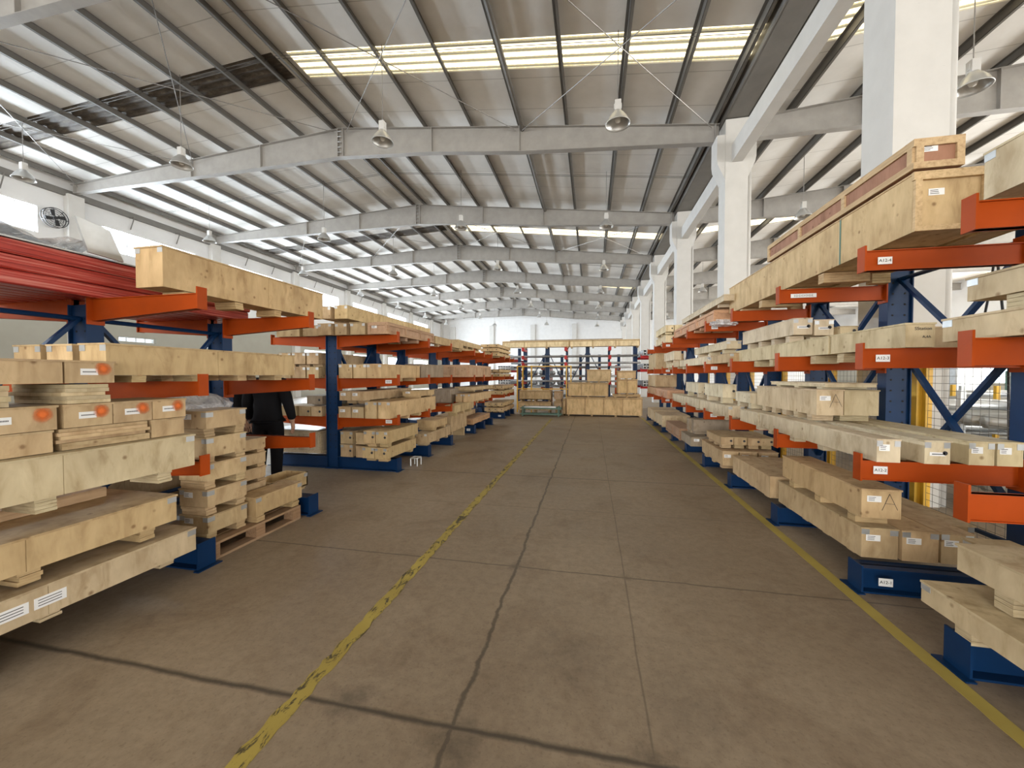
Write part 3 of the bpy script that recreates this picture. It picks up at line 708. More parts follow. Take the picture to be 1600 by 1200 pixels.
# ---- right rack, numbered (seg 1)
big = crate((2.15, 2.57, 3.16, 6.72, 2.43, 2.93)[:4] + (2.53, 2.93), 'biggest long crate on the top arms right, brown battened ends', WARM, .095, 5, 's')
big['_o'] = (2.36, 4.94, 2.435)
mb = MB().box(2.15, 2.19, 3.135, 3.158, 2.53, 2.875).box(2.53, 2.57, 3.135, 3.158, 2.53, 2.918).box(2.19, 2.53, 3.135, 3.158, 2.53, 2.565).box(2.14, 2.58, 3.135, 3.158, 2.875, 2.93)
mb.obj('end_frame', 'timber', big, color=(.60, .44, .25))
MB().box(2.145, 2.149, 3.93, 3.945, 2.53, 2.92).box(2.145, 2.57, 3.93, 3.945, 2.93, 2.934).obj('strap', 'green', big)
crate((2.62, 2.81, 3.24, 6.3, 2.53, 2.96), 'large crate on the top right arms hidden behind the biggest one', WARM, .095, 4)
crate((2.21, 2.49, 3.24, 5.5, 2.99, 3.2), 'long battened crate with reddish panels lying on the biggest top crate', (.40, .20, .13), .05, 3, 'bsT')
crate((2.12, 2.29, 3.15, 3.99, 1.74, 1.91), 'short pale crate with handwriting on its end, middle right arms', PALE, .08, 2, 'W')
crate((2.12, 2.36, 4.03, 6.4, 1.74, 1.91), 'long pale crate in line behind the one with handwriting', PALE, .08, 5)
crate((2.34, 2.52, 3.24, 5.2, 1.74, 1.89), 'second pale crate from the aisle on the middle right arms', PALE, .08, 4)
crate((2.56, 2.76, 3.2, 5.4, 1.74, 1.9), 'innermost pale crate on the middle right arms near the upright', PALE, .08, 4)
crate((2.15, 2.33, 4.72, 6.15, 1.99, 2.17), 'white crate with steel corners stacked above the middle right arms', WHITE, .075, 4, 'mkl')
crate((2.36, 2.54, 4.74, 6.1, 1.98, 2.15), 'inner twin of the white steel-cornered crate above the middle right arms', WHITE, .075, 4, 'mkl')
crate((2.58, 2.74, 4.7, 5.6, 1.97, 2.07), 'small crate marked with a hash beside the white steel-cornered pair', PALE, .05, 2, 'k')
for i, (a, b, y0) in enumerate(((1.96, 2.10, 3.14), (2.24, 2.385, 3.14), (2.505, 2.645, 3.16), (2.66, 2.80, 3.16))):
    crate((a, b, y0, 5.05, .95, 1.105), f"{ORD[i]} from the aisle of four long narrow crates on the lower right arms", WHITE if i < 2 else PALE, .05, 4, 'ms' if i != 1 else 'mkl', 'long narrow crates on the lower right arms')
crate((1.96, 2.16, 5.09, 5.66, .95, 1.10), 'short crate just beyond the four long narrow crates', WHITE, .05, 1)
crate((2.10, 2.32, 4.16, 5.5, 1.17, 1.415), 'speckled crate with a large handwritten letter above the long narrow crates', PALE, .062, 5, 'sA')
crate((2.35, 2.63, 4.2, 5.4, 1.17, 1.41), 'plain deep crate beside the one with the large letter', PALE, .062, 4)
crate((2.2, 2.62, 4.22, 5.35, 1.435, 1.475), 'thin flat crate lying on the two deep crates', WHITE, .02, 3)
crate((2.05, 2.3, 5.58, 6.1, 1.18, 1.32), 'small white crate behind the deep crates on the lower right arms', WHITE, .07, 2)
row([(1.97, 2.20), (2.22, 2.44), (2.46, 2.65)], 3.28, 5.2 - .6, .2, .425, '%s from the aisle of the low crates on the right rack feet', TAN, sk=.02, n=4, ft='ms')
crate((2.66, 2.82, 3.5, 4.6, .2, .42), 'innermost low crate against the uprights on the right rack feet', TAN, .02, 3, 'm')
crate((1.97, 2.22, 3.3, 4.5, .495, .71), 'plain crate with a handwritten letter stacked on the low right crates', WARM, .07, 3, 'sA')
row([(1.93, 2.2), (2.22, 2.5), (2.52, 2.78)], 4.66, 5.8, .2, .44, '%s from the aisle of the low crates beyond the double stack', TAN, sk=.02, n=3)
# ---- nearest right rack
crate((1.87, 2.2, .7, 2.62, .25, .37), 'lowest crate at the right edge of the photo on the blue foot', PALE, .07, 3, 'M')
crate((1.99, 2.3, .7, 2.56, .475, .62), 'crate stacked on the lowest one at the right edge', PALE, .10, 4)
crate((2.36, 2.6, .7, 3.0, .37, .5), 'inner low crate behind the stacked pair at the right edge', PALE, .16, 3, 'M')
crate((2.0, 2.36, .7, 2.70, 1.74, 1.875), 'long pale crate at the right edge on the middle arms', PALE, 0, 3, 'M')
crate((2.05, 2.32, .7, 2.62, 1.96, 2.09), 'pale crate on blocks above the long one at the right edge', PALE, .085, 4, 'M')
crate((2.08, 2.4, .7, 2.58, 2.50, 2.75), 'deep white crate on the top arms at the right edge', WHITE, .065, 4, 'M')
crate((2.14, 2.4, .7, 2.45, 2.81, 3.05), 'topmost white crate at the upper right edge of the photo', WHITE, .055, 3, 'M')
# ---- right, seg 2
crate((1.97, 2.25, 6.85, 7.9, 2.43, 2.62), 'peach plywood crate half wrapped in film on the top right arms', PEACH, .05, 2, 'b')
crate((1.97, 2.3, 7.95, 9.9, 2.43, 2.63), 'long peach crate on the top right arms down the aisle', PEACH, .05, 3, 'b')
crate((2.3, 2.7, 6.9, 9.5, 2.43, 2.64), 'inner peach crate behind the film-wrapped one on the top right arms', PEACH, .05, 3)
crate((2.0, 2.35, 6.5, 9.3, 2.70, 2.80), 'long shallow pale crate lying across the peach crates', WHITE, .05, 3)
crate((2.0, 2.2, 6.35, 8.2, 1.95, 2.07), 'upper white long crate of the pair on the middle arms, second rack', WHITE, .06, 3, 'm')
crate((1.96, 2.13, 7.2, 9.3, 1.74, 1.88), 'white long crate under the upper one on the middle arms', WHITE, .06, 3, 'ms')
crate((2.15, 2.32, 7.2, 9.3, 1.74, 1.88), 'second white long crate beside the lower one, middle right arms', WHITE, .06, 3, 'ms')
crate((2.0, 2.35, 6.2, 7.1, 1.74, 1.88), 'tan crate bridging the two right racks on the middle arms', TAN, .06, 2, 'm')
crate((1.96, 2.2, 9.4, 10.9, 1.74, 1.86), 'low pale crate farther along the middle right arms', PALE, .04, 2)
crate((1.96, 2.12, 9.9, 11.2, 1.92, 2.14), 'small white crate standing on the low pale crate, middle right arms', WHITE, .055, 2)
crate((1.95, 2.09, 7.7, 8.65, 1.22, 1.41), 'farther white box of the two raised on the lower right arms', WHITE, .09, 2, 'k')
crate((1.95, 2.14, 6.34, 7.28, 1.21, 1.41), 'nearer white box of the two raised on the lower right arms', WHITE, .09, 2, 'k')
crate((1.93, 2.14, 6.02, 7.5, .95, 1.11), 'long flat crate beneath the nearer raised white box', WHITE, .05, 3, 'm')
crate((2.2, 2.45, 6.1, 7.5, .95, 1.11), 'inner flat crate beneath the nearer raised white box', PALE, .05, 3, 'm')
crate((1.93, 2.14, 7.55, 9.9, .95, 1.11), 'long flat crate beneath the farther raised white box', WHITE, .05, 4)
crate((2.2, 2.5, 7.6, 9.7, .95, 1.11), 'inner flat crate beneath the farther raised white box', PALE, .05, 4)
row([(1.87, 2.08), (2.1, 2.33), (2.35, 2.6)], 6.05, 7.1, .24, .45, '%s from the aisle of the crates by the white tagged foot, second rack', TAN, sk=.055, n=3, ft='s')
row([(1.90, 2.07), (2.08, 2.25), (2.26, 2.43), (2.44, 2.61)], 6.2, 6.95, .52, .63, '%s from the aisle of four flat crates on the second right rack feet', TAN, sk=.06, n=3, ft='k')
crate((1.76, 2.06, 7.4, 8.15, .27, .44), 'grey weathered box on white legs by the yellow line', GREYT, .0, 2, 's')
crate((1.88, 2.5, 7.72, 7.86, .50, .72), 'nearer upright plywood panel crate standing above the grey box', GREYT, .05, 2)
crate((1.84, 2.5, 7.9, 8.05, .50, .72), 'farther upright plywood panel crate standing above the grey box', GREYT, .05, 2)
crate((1.8, 2.1, 8.45, 9.9, .22, .45), 'brown battened crate low on the right before the large flat crates', (.42, .27, .17), .04, 3, 'b')
crate((1.82, 2.5, 10.6, 11.8, .22, .50), 'nearer large flat-topped crate low on the far right rack', PALE, .04, 3)
crate((1.80, 2.5, 11.85, 13.1, .22, .52), 'farther large flat-topped crate low on the far right rack', PALE, .04, 3)
# ---- right, seg 3
for z, nm in ((2.43, 'lower'), (2.70, 'upper')):
    for a, b, q in ((1.96, 2.16, 'aisle side'), (2.18, 2.38, 'inner')):
        crate((a, b, 11.0, 12.6, z if z < 2.5 else z + .02, z + .2), f"{nm} {q} white crate of the stack of four on the far top right arms", (.74, .62, .40), .05, 3, 'k', 'stack of four on the far top arms')
crate((1.97, 2.45, 12.7, 14.2, 1.74, 2.24), 'tall tan crate at the far end of the middle right arms', TAN, .03, 2)
crate((2.48, 2.8, 12.75, 14.2, 1.74, 2.22), 'tall tan crate hidden behind the far one on the middle right arms', TAN, .03, 2)
crate((1.97, 2.6, 12.75, 14.3, 1.19, 1.56), 'broad tan crate below the far middle right arms', TAN, .02, 2)
crate((1.95, 2.35, 10.6, 12.4, .95, 1.16), 'peach box on the far lower right arms', PEACH, .02, 2, 'b')
crate((1.95, 2.5, 12.6, 14.3, .95, 1.165), 'peach box at the very end of the lower right arms', PEACH, .02, 2)
# ---- nearest left rack
crate((-3.40, -3.68, 2.49, 4.38, 2.27, 2.60), 'long deep crate on the top left arms with a stained side', WARM, .07, 4, 'm')
for i, (a, b) in enumerate(((-3.15, -3.38), (-3.48, -3.72), (-3.78, -4.04))):
    crate((a, b, 1.95 + (.02 if i else 0), 3.60, 1.55, 1.765), f"{ORD[i]} from the aisle of three long crates with steel corners, middle left arms", WARM, .05 if i == 0 else .05, 4, 'm', 'long crates on the middle left arms')
crate((-2.98, -3.28, .75, 2.38, .87, 1.10), 'long scuffed crate on the lower left arms under the sprayed boxes', PALE, .08, 3, 'M')
crate((-2.95, -3.62, .75, 2.22, .50, .685), 'long plain crate second from the floor at the left edge', WARM, .075, 3, 'M')
low = crate((-2.92, -3.65, .75, 2.33, .235, .405), 'lowest long crate at the left edge on the blue foot', PALE, .035, 3, 'M')
low['_o'] = (-3.285, 1.54, .202)
for ya, yb in ((1.33, 1.45), (1.47, 1.60)):
    p = MB().box(-2.92, -2.918, ya, yb, .29, .35).obj('sticker', 'paper', low); q = MB()
    for z in (.305, .32, .335): q.box(-2.918, -2.9175, ya + .015, yb - .02, z - .002, z + .002)
    q.obj('print', 'ink', p)
for i, (a, b) in enumerate(((1.22, 1.65), (1.68, 1.915), (1.92, 2.145), (2.15, 2.375))):
    crate((-3.05, -3.5, a, b, 1.235, 1.375), f"{ORD[i]} from the left of the row of boxes with orange spray blots", TAN, 0, 2, 'o', 'boxes with orange spray blots', axis='x')
crate((-3.05, -3.5, 1.69, 1.93, 1.50, 1.64), 'box with an orange spray blot raised above the row on board stacks', TAN, 0, 2, 'o', axis='x')
crate((-3.05, -3.5, 1.16, 1.68, 1.50, 1.64), 'plain box raised above the sprayed row at the left edge', TAN, 0, 2, '', axis='x')
def boards(b, n, label, col=PALE, group=None):
    x0, x1, y0, y1, z0, z1 = b; xa, xb = min(x0, x1), max(x0, x1)
    d = (z1 - z0) / n
    for i in range(n):
        j = rnd.uniform(-.012, .012); k = rnd.uniform(-.012, .012)
        o = MB().box(xa + j, xb + j, y0 + k, y1 + k, z0 + i * d, z0 + (i + 1) * d - .001).obj('plywood_board', 'ply', org=((xa + xb) / 2, (y0 + y1) / 2, z0 + i * d), color=jit(col, .1))
        tag(o, label % ('topmost' if i == n - 1 else 'bottom' if i == 0 else ORD[i]), 'board', group)
boards((-3.06, -3.5, 1.69, 1.90, 1.378, 1.495), 5, '%s board up in the right-hand pile beneath the raised sprayed box', PALE, 'boards under the raised boxes')
boards((-3.06, -3.5, 1.40, 1.47, 1.378, 1.495), 4, '%s board up in the narrow pile under the raised plain box', PALE, 'boards under the raised boxes')
boards((-3.05, -3.5, 1.66, 2.12, 1.104, 1.232), 6, '%s board up in the pile on the scuffed long crate', TAN, 'boards under the sprayed row')
crate((-3.05, -3.45, 2.14, 2.36, 1.105, 1.232), 'small box right of the board pile under the sprayed row', TAN, 0, 2, '', axis='x')
crate((-3.05, -3.45, 1.2, 1.63, 1.105, 1.232), 'box left of the board pile under the sprayed row', TAN, 0, 2, '', axis='x')
for i, y in enumerate((1.2, 1.3)):
    tag(MB().box(-3.62 + i * .14, -3.52 + i * .14, .9, 1.98 + .1 * i, .688, .755).obj('timber_beam', 'timber', org=(-3.5, 1.5, .688), color=(.5, .34, .2), bevel=.004), ('inner' if i == 0 else 'outer') + ' loose timber beam lying on the second lowest left crate', 'beam', 'loose timbers')
for i in range(5):
    z = .222 + .22 * i
    crate((-3.13, -3.42, 2.60, 2.97, z, z + .148), f"{ORD[i]} from the pallet in the stack of five small crates with steel corners", TAN, .07, 2, 'mMs', 'stack of five small crates')
for i in range(5):
    z = .192 + .15 * i
    crate((-3.36, -3.62, 3.1, 3.42, z, z + .112), f"{ORD[i]} from the pallet in the narrow stack behind the stack of five", TAN, .038 if i else .045, 2, '', 'narrow crate stack')
crate((-3.08, -3.30, 3.02, 3.60, .225, .40), 'crate with steel corners lying at the right end of the pallet', WARM, .075, 2, 'M')
crate((-3.32, -3.62, 3.46, 3.98, .24, .40), 'open-topped crate at the right back end of the pallet', WARM, .038, 2, 'OM')
p = root('wooden_pallet', (-3.45, 3.2, 0), 'worn brown pallet carrying the small crate stacks on the left', 'pallet')
for i in range(6):
    x = -3.08 - .142 * i; MB().box(x - .12, x, 2.56, 3.58, .125, .145).obj('deck_board', 'timber', p, color=jit((.38, .25, .15), .1))
for y in (2.56, 3.02, 3.48): 
    for x in (-3.08, -3.45, -3.8): MB().box(x - .12, x, y, y + .1, .02, .125).obj('block', 'timber', p, color=(.34, .21, .12))
for x in (-3.08, -3.45, -3.8): MB().box(x - .12, x, 2.56, 3.58, 0, .02).obj('bottom_board', 'timber', p, color=(.36, .24, .15))
for a, b_, z0, z1, q in ((-4.45, -4.85, .205, .55, 'inner crate on the back feet'), (-4.9, -5.35, .205, .6, 'outer crate on the back feet'), (-4.45, -4.85, .86, 1.12, 'inner crate on the lower back arms'), (-4.9, -5.35, .86, 1.15, 'outer crate on the lower back arms')):  # crates added to keep left window light off the floor behind the rack
    crate((a, b_, .7, 3.6, z0, z1), q + ' of the nearest left rack, added to block light', TAN, 0, 3)
# red wrapped bundle, sheet, film on the top left arms
b = root('wrapped_profile_bundle', (-4.6, 2.4, 2.2), 'long bundle of profiles in red wrap on the top left arms', 'bundle')
mb = MB()
for i in range(9):
    for j in range(3):
        x = -4.05 - .14 * i; z = 2.20 + .11 * j; mb.box(x - .13, x, .6 + rnd.uniform(0, .1), 4.0 + rnd.uniform(-.15, .1), z, z + .104)
mb.obj('profiles', 'redwrap', b, bevel=.012)
MB().box(-5.3, -4.06, .5, 3.5, 2.533, 2.545).obj('cover_sheet', 'galv', b)
mb = MB(); n = 24
for i in range(n + 1):
    y = .6 + 1.9 * i / n
    for j in range(9): mb.v.append((-4.02 - j * .15, y, 2.56 + .07 * math.sin(j * 2.1 + i * .5) ** 2 + rnd.uniform(0, .03)))
for i in range(n):
    for j in range(8): a = i * 9 + j; mb.f.append((a, a + 1, a + 10, a + 9))
o = mb.obj('plastic_film', 'film', b, smooth=True); md = o.modifiers.new('thick', 'SOLIDIFY'); md.thickness = .004
tag(MB().bar((-3.98, 2.55, 2.55), (-3.93, 2.72, 2.80), .32, .012, (1, 0, 0)).obj('grey_plate', 'galv', org=(-3.95, 2.6, 2.6)), 'grey flat plate leaning on the red wrapped bundle', 'plate') if False else None
q = [(-4.0, 2.38, 2.55), (-4.0, 2.62, 2.535), (-3.96, 2.50, 2.76), (-3.96, 2.28, 2.80)]
tag(MB().hexa(q, [(x - .02, y, z) for x, y, z in q]).obj('metal_plate', 'galv', org=(-3.87, 2.4, 2.36)), 'grey flat plate leaning on the red wrapped bundle', 'plate')
def lumpy(name, c, r, m, label, cat, seed=3):
    bm = bmesh.new(); bmesh.ops.create_icosphere(bm, subdivisions=4, radius=1); R = random.Random(seed); ph = [R.uniform(0, 6) for _ in range(9)]
    for v in bm.verts:
        d = v.co.normalized(); k = 1 + .10 * math.sin(5 * d.x + ph[0]) * math.sin(4 * d.y + ph[1]) + .07 * math.sin(11 * d.z + ph[2] + 3 * d.x) + .04 * math.sin(19 * d.x + 13 * d.y + ph[3])
        v.co = Vector((d.x * r[0], d.y * r[1], max(d.z, -.55) * r[2])) * k
    me = bpy.data.meshes.new(name); bm.to_mesh(me); bm.free(); me.materials.append(M[m])
    for p_ in me.polygons: p_.use_smooth = True
    o = bpy.data.objects.new(name, me); COL.objects.link(o); o.location = c; return tag(o, label, cat)
lumpy('plastic_wrapped_bundle', (-3.95, 3.05, 1.20), (.34, .42, .2), 'film', 'clear plastic wrapped load behind the stack of five crates', 'bundle')
crate((-3.55, -4.05, 2.62, 3.35, .87, 1.02), 'grey crate under the plastic wrapped load, lower left arms', GREYT, .03, 3)
lumpy('plastic_film', (-5.05, 3.72, 2.225), (.34, .15, .03), 'film', 'pinkish film draped over the back arm of the nearest left rack', 'film', 5)
lumpy('plastic_film', (2.12, 6.9, 2.40), (.2, .16, .07), 'film', 'clear film sagging off the top right arm beside the peach crates', 'film', 8)
# ---- second left rack
crate((-3.15, -3.49, 5.55, 7.34, 2.21, 2.39), 'brown battened crate at the aisle on the top left arms, second rack', (.52, .34, .22), .06, 4, 'bs')
row([(-3.54, -3.80), (-3.87, -4.08)], 5.52, 6.9, 2.21, 2.39, '%s tan crate inward of the brown battened one, top left arms', TAN, sk=.06, n=3, ft='m')
crate((-3.86, -4.09, 5.55, 8.8, 2.465, 2.68), 'very long crate stacked highest on the second left rack', WARM, .07, 5, 'm')
crate((-4.13, -4.32, 5.5, 8.6, 2.465, 2.66), 'inner long crate beside the highest one on the second left rack', TAN, .07, 5, 'm')
crate((-4.12, -4.36, 5.5, 7.4, 2.21, 2.39), 'tan crate over the uprights of the second left rack', TAN, .0, 3, 'm')
row([(-4.44, -4.74), (-4.8, -5.25)], 5.6, 7.6, 2.21, 2.38, '%s crate back from the uprights on the top left arms, second rack', TAN, sk=.06, n=3, ft='m')
row([(-3.24, -3.49), (-3.51, -3.74), (-3.76, -4.0)], 5.5, 6.95, 1.50, 1.73, '%s from the aisle of the deep crates on the middle arms, second left rack', WARM, sk=.06, n=3, ft='m')
for k, z in enumerate((1.50, 1.735)):
    for a, b_, q in ((-4.40, -4.62, 'nearer'), (-4.65, -4.9, 'middle'), (-4.93, -5.15, 'outer')):
        crate((a, b_, 5.55, 7.0, z, z + .19), f"{'lower' if k == 0 else 'upper'} {q} crate behind the uprights on the middle arms, second left rack", TAN, .04, 3, 'm', 'crates behind the uprights, second left rack')
crate((-3.4, -3.75, 7.3, 8.5, 1.50, 1.78), 'rough crate farther along the middle arms, second left rack', GREYT, .05, 2)
row([(-3.10, -3.30), (-3.32, -3.52)], 5.49, 7.3, .87, 1.13, '%s deep crate from the aisle on the lower arms, second left rack', WARM, sk=.06, n=4, ft='m')
row([(-3.57, -3.78), (-3.80, -4.02)], 5.52, 7.0, .87, 1.04, '%s low crate inward on the lower arms, second left rack', TAN, sk=.05, n=3, ft='s')
row([(-3.60, -3.80), (-3.81, -4.02)], 5.55, 7.24, 1.14, 1.29, '%s crate of the upper layer on the lower arms, second left rack', TAN, sk=.06, n=3, ft='s')
crate((-3.12, -3.45, 6.6, 7.3, 1.16, 1.26), 'small crate lying on the deep pair, second left rack', WARM, .03, 2, 's')
row([(-4.4, -4.6), (-4.62, -4.84), (-4.9, -5.2)], 5.6, 7.2, .87, 1.03, '%s crate back from the uprights on the lower arms, second left rack', TAN, sk=.05, n=3, ft='k')
crate((-4.45, -4.75, 5.7, 6.9, 1.06, 1.2), 'grey crate upon boards behind the uprights, second left rack', GREYT, .02, 2, 'k')
row([(-3.08, -3.28), (-3.30, -3.50)], 5.36, 6.4, .255, .43, '%s bottom crate from the aisle on the foot of the second left rack', WARM, sk=.053, n=2, ft='mk')
row([(-3.05, -3.24), (-3.26, -3.45)], 5.33, 6.4, .50, .69, '%s crate from the aisle in the second layer, second left rack foot', WARM, sk=.066, n=2, ft='mk')
for z, nm in ((.21, 'lower'), (.425, 'upper')): crate((-3.82, -4.04, 5.6, 6.5, z, z + .205), f"{nm} squarish box against the upright, second left rack foot", TAN, .008, 2, 'mk')
for z, nm in ((.21, 'lower'), (.425, 'upper')): crate((-3.54, -3.76, 5.6, 6.4, z, z + .19), f"{nm} box between the pairs on the second left rack foot", TAN, .008, 2, 'k')
crate((-3.04, -3.3, 6.75, 8.0, .25, .45), 'long crate low on the second left rack, farther arm', TAN, .05, 3, 'm')
crate((-3.02, -3.4, 7.1, 7.75, .51, .66), 'small crate on the long low one, second left rack', WARM, .055, 2)
crate((-4.42, -5.3, 5.6, 7.3, .25, .62), 'large battened crate with a grey top behind the second left uprights', (.50, .40, .30), .045, 3, 'b')
tag(MB().box(-5.3, -4.4, 5.5, 7.4, .636, .65).obj('metal_sheet', 'galv', org=(-4.8, 6.4, .636)), 'grey metal sheet on the large battened crate', 'sheet')
h = root('steel_trestle', (-3.0, 6.2, 0), 'small galvanised steel stand on the floor under the second left rack', 'stand')
mb = MB()
for y in (6.05, 6.2):
    mb.tube((-3.02, y, 0), (-3.02, y, .13), .012, 6).tube((-2.9, y, 0), (-2.9, y, .13), .012, 6).tube((-3.02, y, .13), (-2.9, y, .13), .012, 6)
mb.tube((-3.02, 6.05, .13), (-3.02, 6.2, .13), .012, 6).tube((-2.9, 6.05, .13), (-2.9, 6.2, .13), .012, 6); mb.obj('frame', 'galv', h)
# ---- third left rack
crate((-3.2, -3.6, 8.45, 9.6, .22, .60), 'deep tan crate on the floor end of the third left rack', TAN, .02 + .2, 2)
crate((-3.05, -3.28, 8.3, 9.75, .69, .86), 'pale crate on the deep tan crate between the racks', WARM, .085, 3)
crate((-3.12, -3.48, 9.84, 11.6, .23, .38), 'brown cardboard-coloured crate with straps on the third left rack foot', (.50, .31, .17), .03, 3, 'b')
crate((-3.55, -4.0, 9.5, 11.5, .23, .5), 'inner crate on the foot of the third left rack', TAN, .03, 3)
row([(-3.02, -3.2), (-3.22, -3.4)], 9.3, 11.4, .87, 1.07, '%s long crate from the aisle on the lower arms, third left rack', WARM, sk=.06, n=4, ft='m')
crate((-3.5, -4.0, 9.2, 11.3, .87, 1.2), 'broad grey crate inward on the lower arms, third left rack', GREYT, .04, 3)
crate((-3.1, -3.6, 9.8, 11.9, 1.14, 1.24), 'flat crate stacked on the long ones, third left rack', TAN, .04, 3)
crate((-3.08, -3.85, 9.4, 11.56, 1.50, 1.82), 'large battened crate on the middle arms of the third left rack', (.56, .38, .24), .0, 3, 'b')
crate((-3.28, -3.79, 9.2, 11.26, 2.32, 2.45), 'upper pale crate on the top arms of the third left rack', WARM, .06, 4, 'k')
crate((-3.3, -3.8, 9.3, 11.2, 2.20, 2.26), 'lower flat crate on the top arms of the third left rack', WARM, .04, 4)
crate((-3.15, -3.27, 7.45, 9.2, 2.20, 2.36), 'long pale crate bridging to the third left rack, top arms', WARM, .05, 3)
row([(-3.85, -4.1), (-4.4, -4.7), (-4.8, -5.1)], 9.5, 11.5, 1.50, 1.74, '%s inner crate on the middle arms, third left rack', TAN, sk=.05, n=3)
# ---- fourth left rack
def rows4(z0, z1, lab, y0=13.3, n=4, sk=.05, ft='k', w_=.22, x=-3.08, col=WARM):
    for i in range(n): crate((x - i * (w_ + .01), x - i * (w_ + .01) - w_, y0, y0 + 2, z0, z1), lab % ORD[i], col, sk, 4, ft)
rows4(.255, .39, '%s from the aisle in the bottom layer of the fourth left rack', n=3)
rows4(.45, .57, '%s from the aisle in the second layer of the fourth left rack', n=3)
rows4(.87, 1.0, '%s from the aisle on the lower arms of the fourth left rack', n=2)
rows4(1.07, 1.18, '%s from the aisle in the upper layer, lower arms, fourth left rack', n=3)
rows4(1.50, 1.6, '%s from the aisle on the middle arms of the fourth left rack', n=2, x=-3.2)
rows4(1.66, 1.76, '%s from the aisle in the upper layer, middle arms, fourth left rack', n=2, x=-3.2)
for k, z in enumerate((2.20, 2.36, 2.5)): rows4(z, z + .1, '%s from the aisle in ' + ['the lowest', 'the middle', 'the top'][k] + ' layer above the top arms, fourth left rack', n=2, y0=12.6, w_=.3)
# ---- far end of the aisle
def fcrate(b, label, col=TAN, nb=4, ft='', sk=.05):
    x0, x1, y0, y1, z0, z1 = b; c = root('wooden_crate', ((x0 + x1) / 2, (y0 + y1) / 2, z0 - sk), label, 'crate'); col = jit(tuple(min(.9, v * 1.28) for v in col), .04)
    if 'O' in ft:
        t = .03; MB().box(x0, x1, y0, y1, z0, z0 + t).box(x0, x0 + t, y0, y1, z0, z1).box(x1 - t, x1, y0, y1, z0, z1).box(x0, x1, y0, y0 + t, z0, z1).box(x0, x1, y1 - t, y1, z0, z1).obj('box', 'ply', c, color=col)
    else:
        MB().box(x0, x1, y0, y1, z0, z1 - .015).obj('box', 'ply', c, color=col); MB().box(x0 - .015, x1 + .015, y0 - .015, y1 + .015, z1 - .015, z1).obj('lid', 'ply', c, color=jit(col))
    mb = MB()
    for i in range(nb + 1): x = x0 + (x1 - x0 - .03) * i / nb; mb.box(x, x + .03, y0 - .012, y0, z0, z1 - .015)
    mb.box(x0 + .03, x1 - .03, y0 - .012, y0, z1 - .06, z1 - .02)
    mb.obj('battens', 'timber', c, color=jit((.52, .36, .19)))
    for i in range(3 if x1 - x0 < 2 else 4):
        nn = 2 if x1 - x0 < 2 else 3; x = x0 + .05 + (x1 - x0 - .16) * i / nn; MB().box(x, x + .07, y0 + .02, y1 - .02, z0 - sk, z0).obj('skid', 'timber', c, color=jit((.5, .36, .2)))
    return c
fcrate((-.93, 1.84, 14.75, 15.45, .06, .715), 'widest crate closing off the far end of the aisle', WARM, 4, sk=.06)
fcrate((-.88, .63, 14.85, 15.4, .765, 1.27), 'three-panelled crate on the left of the widest far crate', WARM, 3)
fcrate((-.17, .72, 14.85, 15.4, 1.32, 1.77), 'topmost plain crate of the far stack', TAN, 1, sk=.05)
fcrate((.80, 1.78, 14.85, 15.4, .75, .83), 'flat board crate under the right-hand far boxes', TAN, 2, sk=.035)
fcrate((.95, 1.68, 14.9, 15.35, .88, 1.40), 'two-panelled crate on the right of the far stack', WARM, 2)
fcrate((.95, 1.62, 14.9, 15.35, 1.43, 1.72), 'plain crate on top of the right two-panelled far one', TAN, 1, sk=.03)
fcrate((-1.08, -.96, 14.9, 15.4, .06, .62), 'narrow upright crate left of the widest far crate', TAN, 1, sk=.06)
fcrate((-2.81, -1.54, 15.0, 15.6, .58, .95), 'open-topped far crate left, above another crate', TAN, 2, 'O', sk=.08)
fcrate((-2.85, -1.54, 15.0, 15.6, .17, .50), 'far crate beneath the open-topped one', TAN, 3, sk=.17)
fcrate((-1.42, -1.12, 15.0, 15.6, .62, .93), 'upper small far crate behind the green trolley', (.5, .36, .24), 1, sk=.1)
fcrate((-1.42, -1.12, 15.0, 15.6, .2, .52), 'lower small far crate behind the green trolley', (.5, .36, .24), 1, sk=.2)
t = root('flat_trolley', (-1.85, 14.55, 0), 'low green steel trolley before the far left crates', 'trolley')
mb = MB()
for z in (.08, .30):
    for y in (14.35, 14.75): mb.bar((-2.65, y, z), (-1.1, y, z), .04, .05)
    for i in range(5): x = -2.63 + i * .38; mb.bar((x, 14.35, z), (x, 14.75, z), .04, .04)
mb.obj('frame', 'green', t)
for x in (-2.55, -1.2):
    for y in (14.35, 14.75): MB().bar((x, y, .0), (x, y, .38), .05, .05).obj('leg', 'green', t)
for i in range(3): tag(MB().box(-2.5 + .1 * i, -1.3, 14.38 + i * .13, 14.48 + i * .13, .327, .37).obj('steel_bar', 'galv', org=(-1.9, 14.5, .327)), f"{['nearest', 'middle', 'farthest'][i]} grey bar on the green trolley", 'bar', 'bars on the trolley')
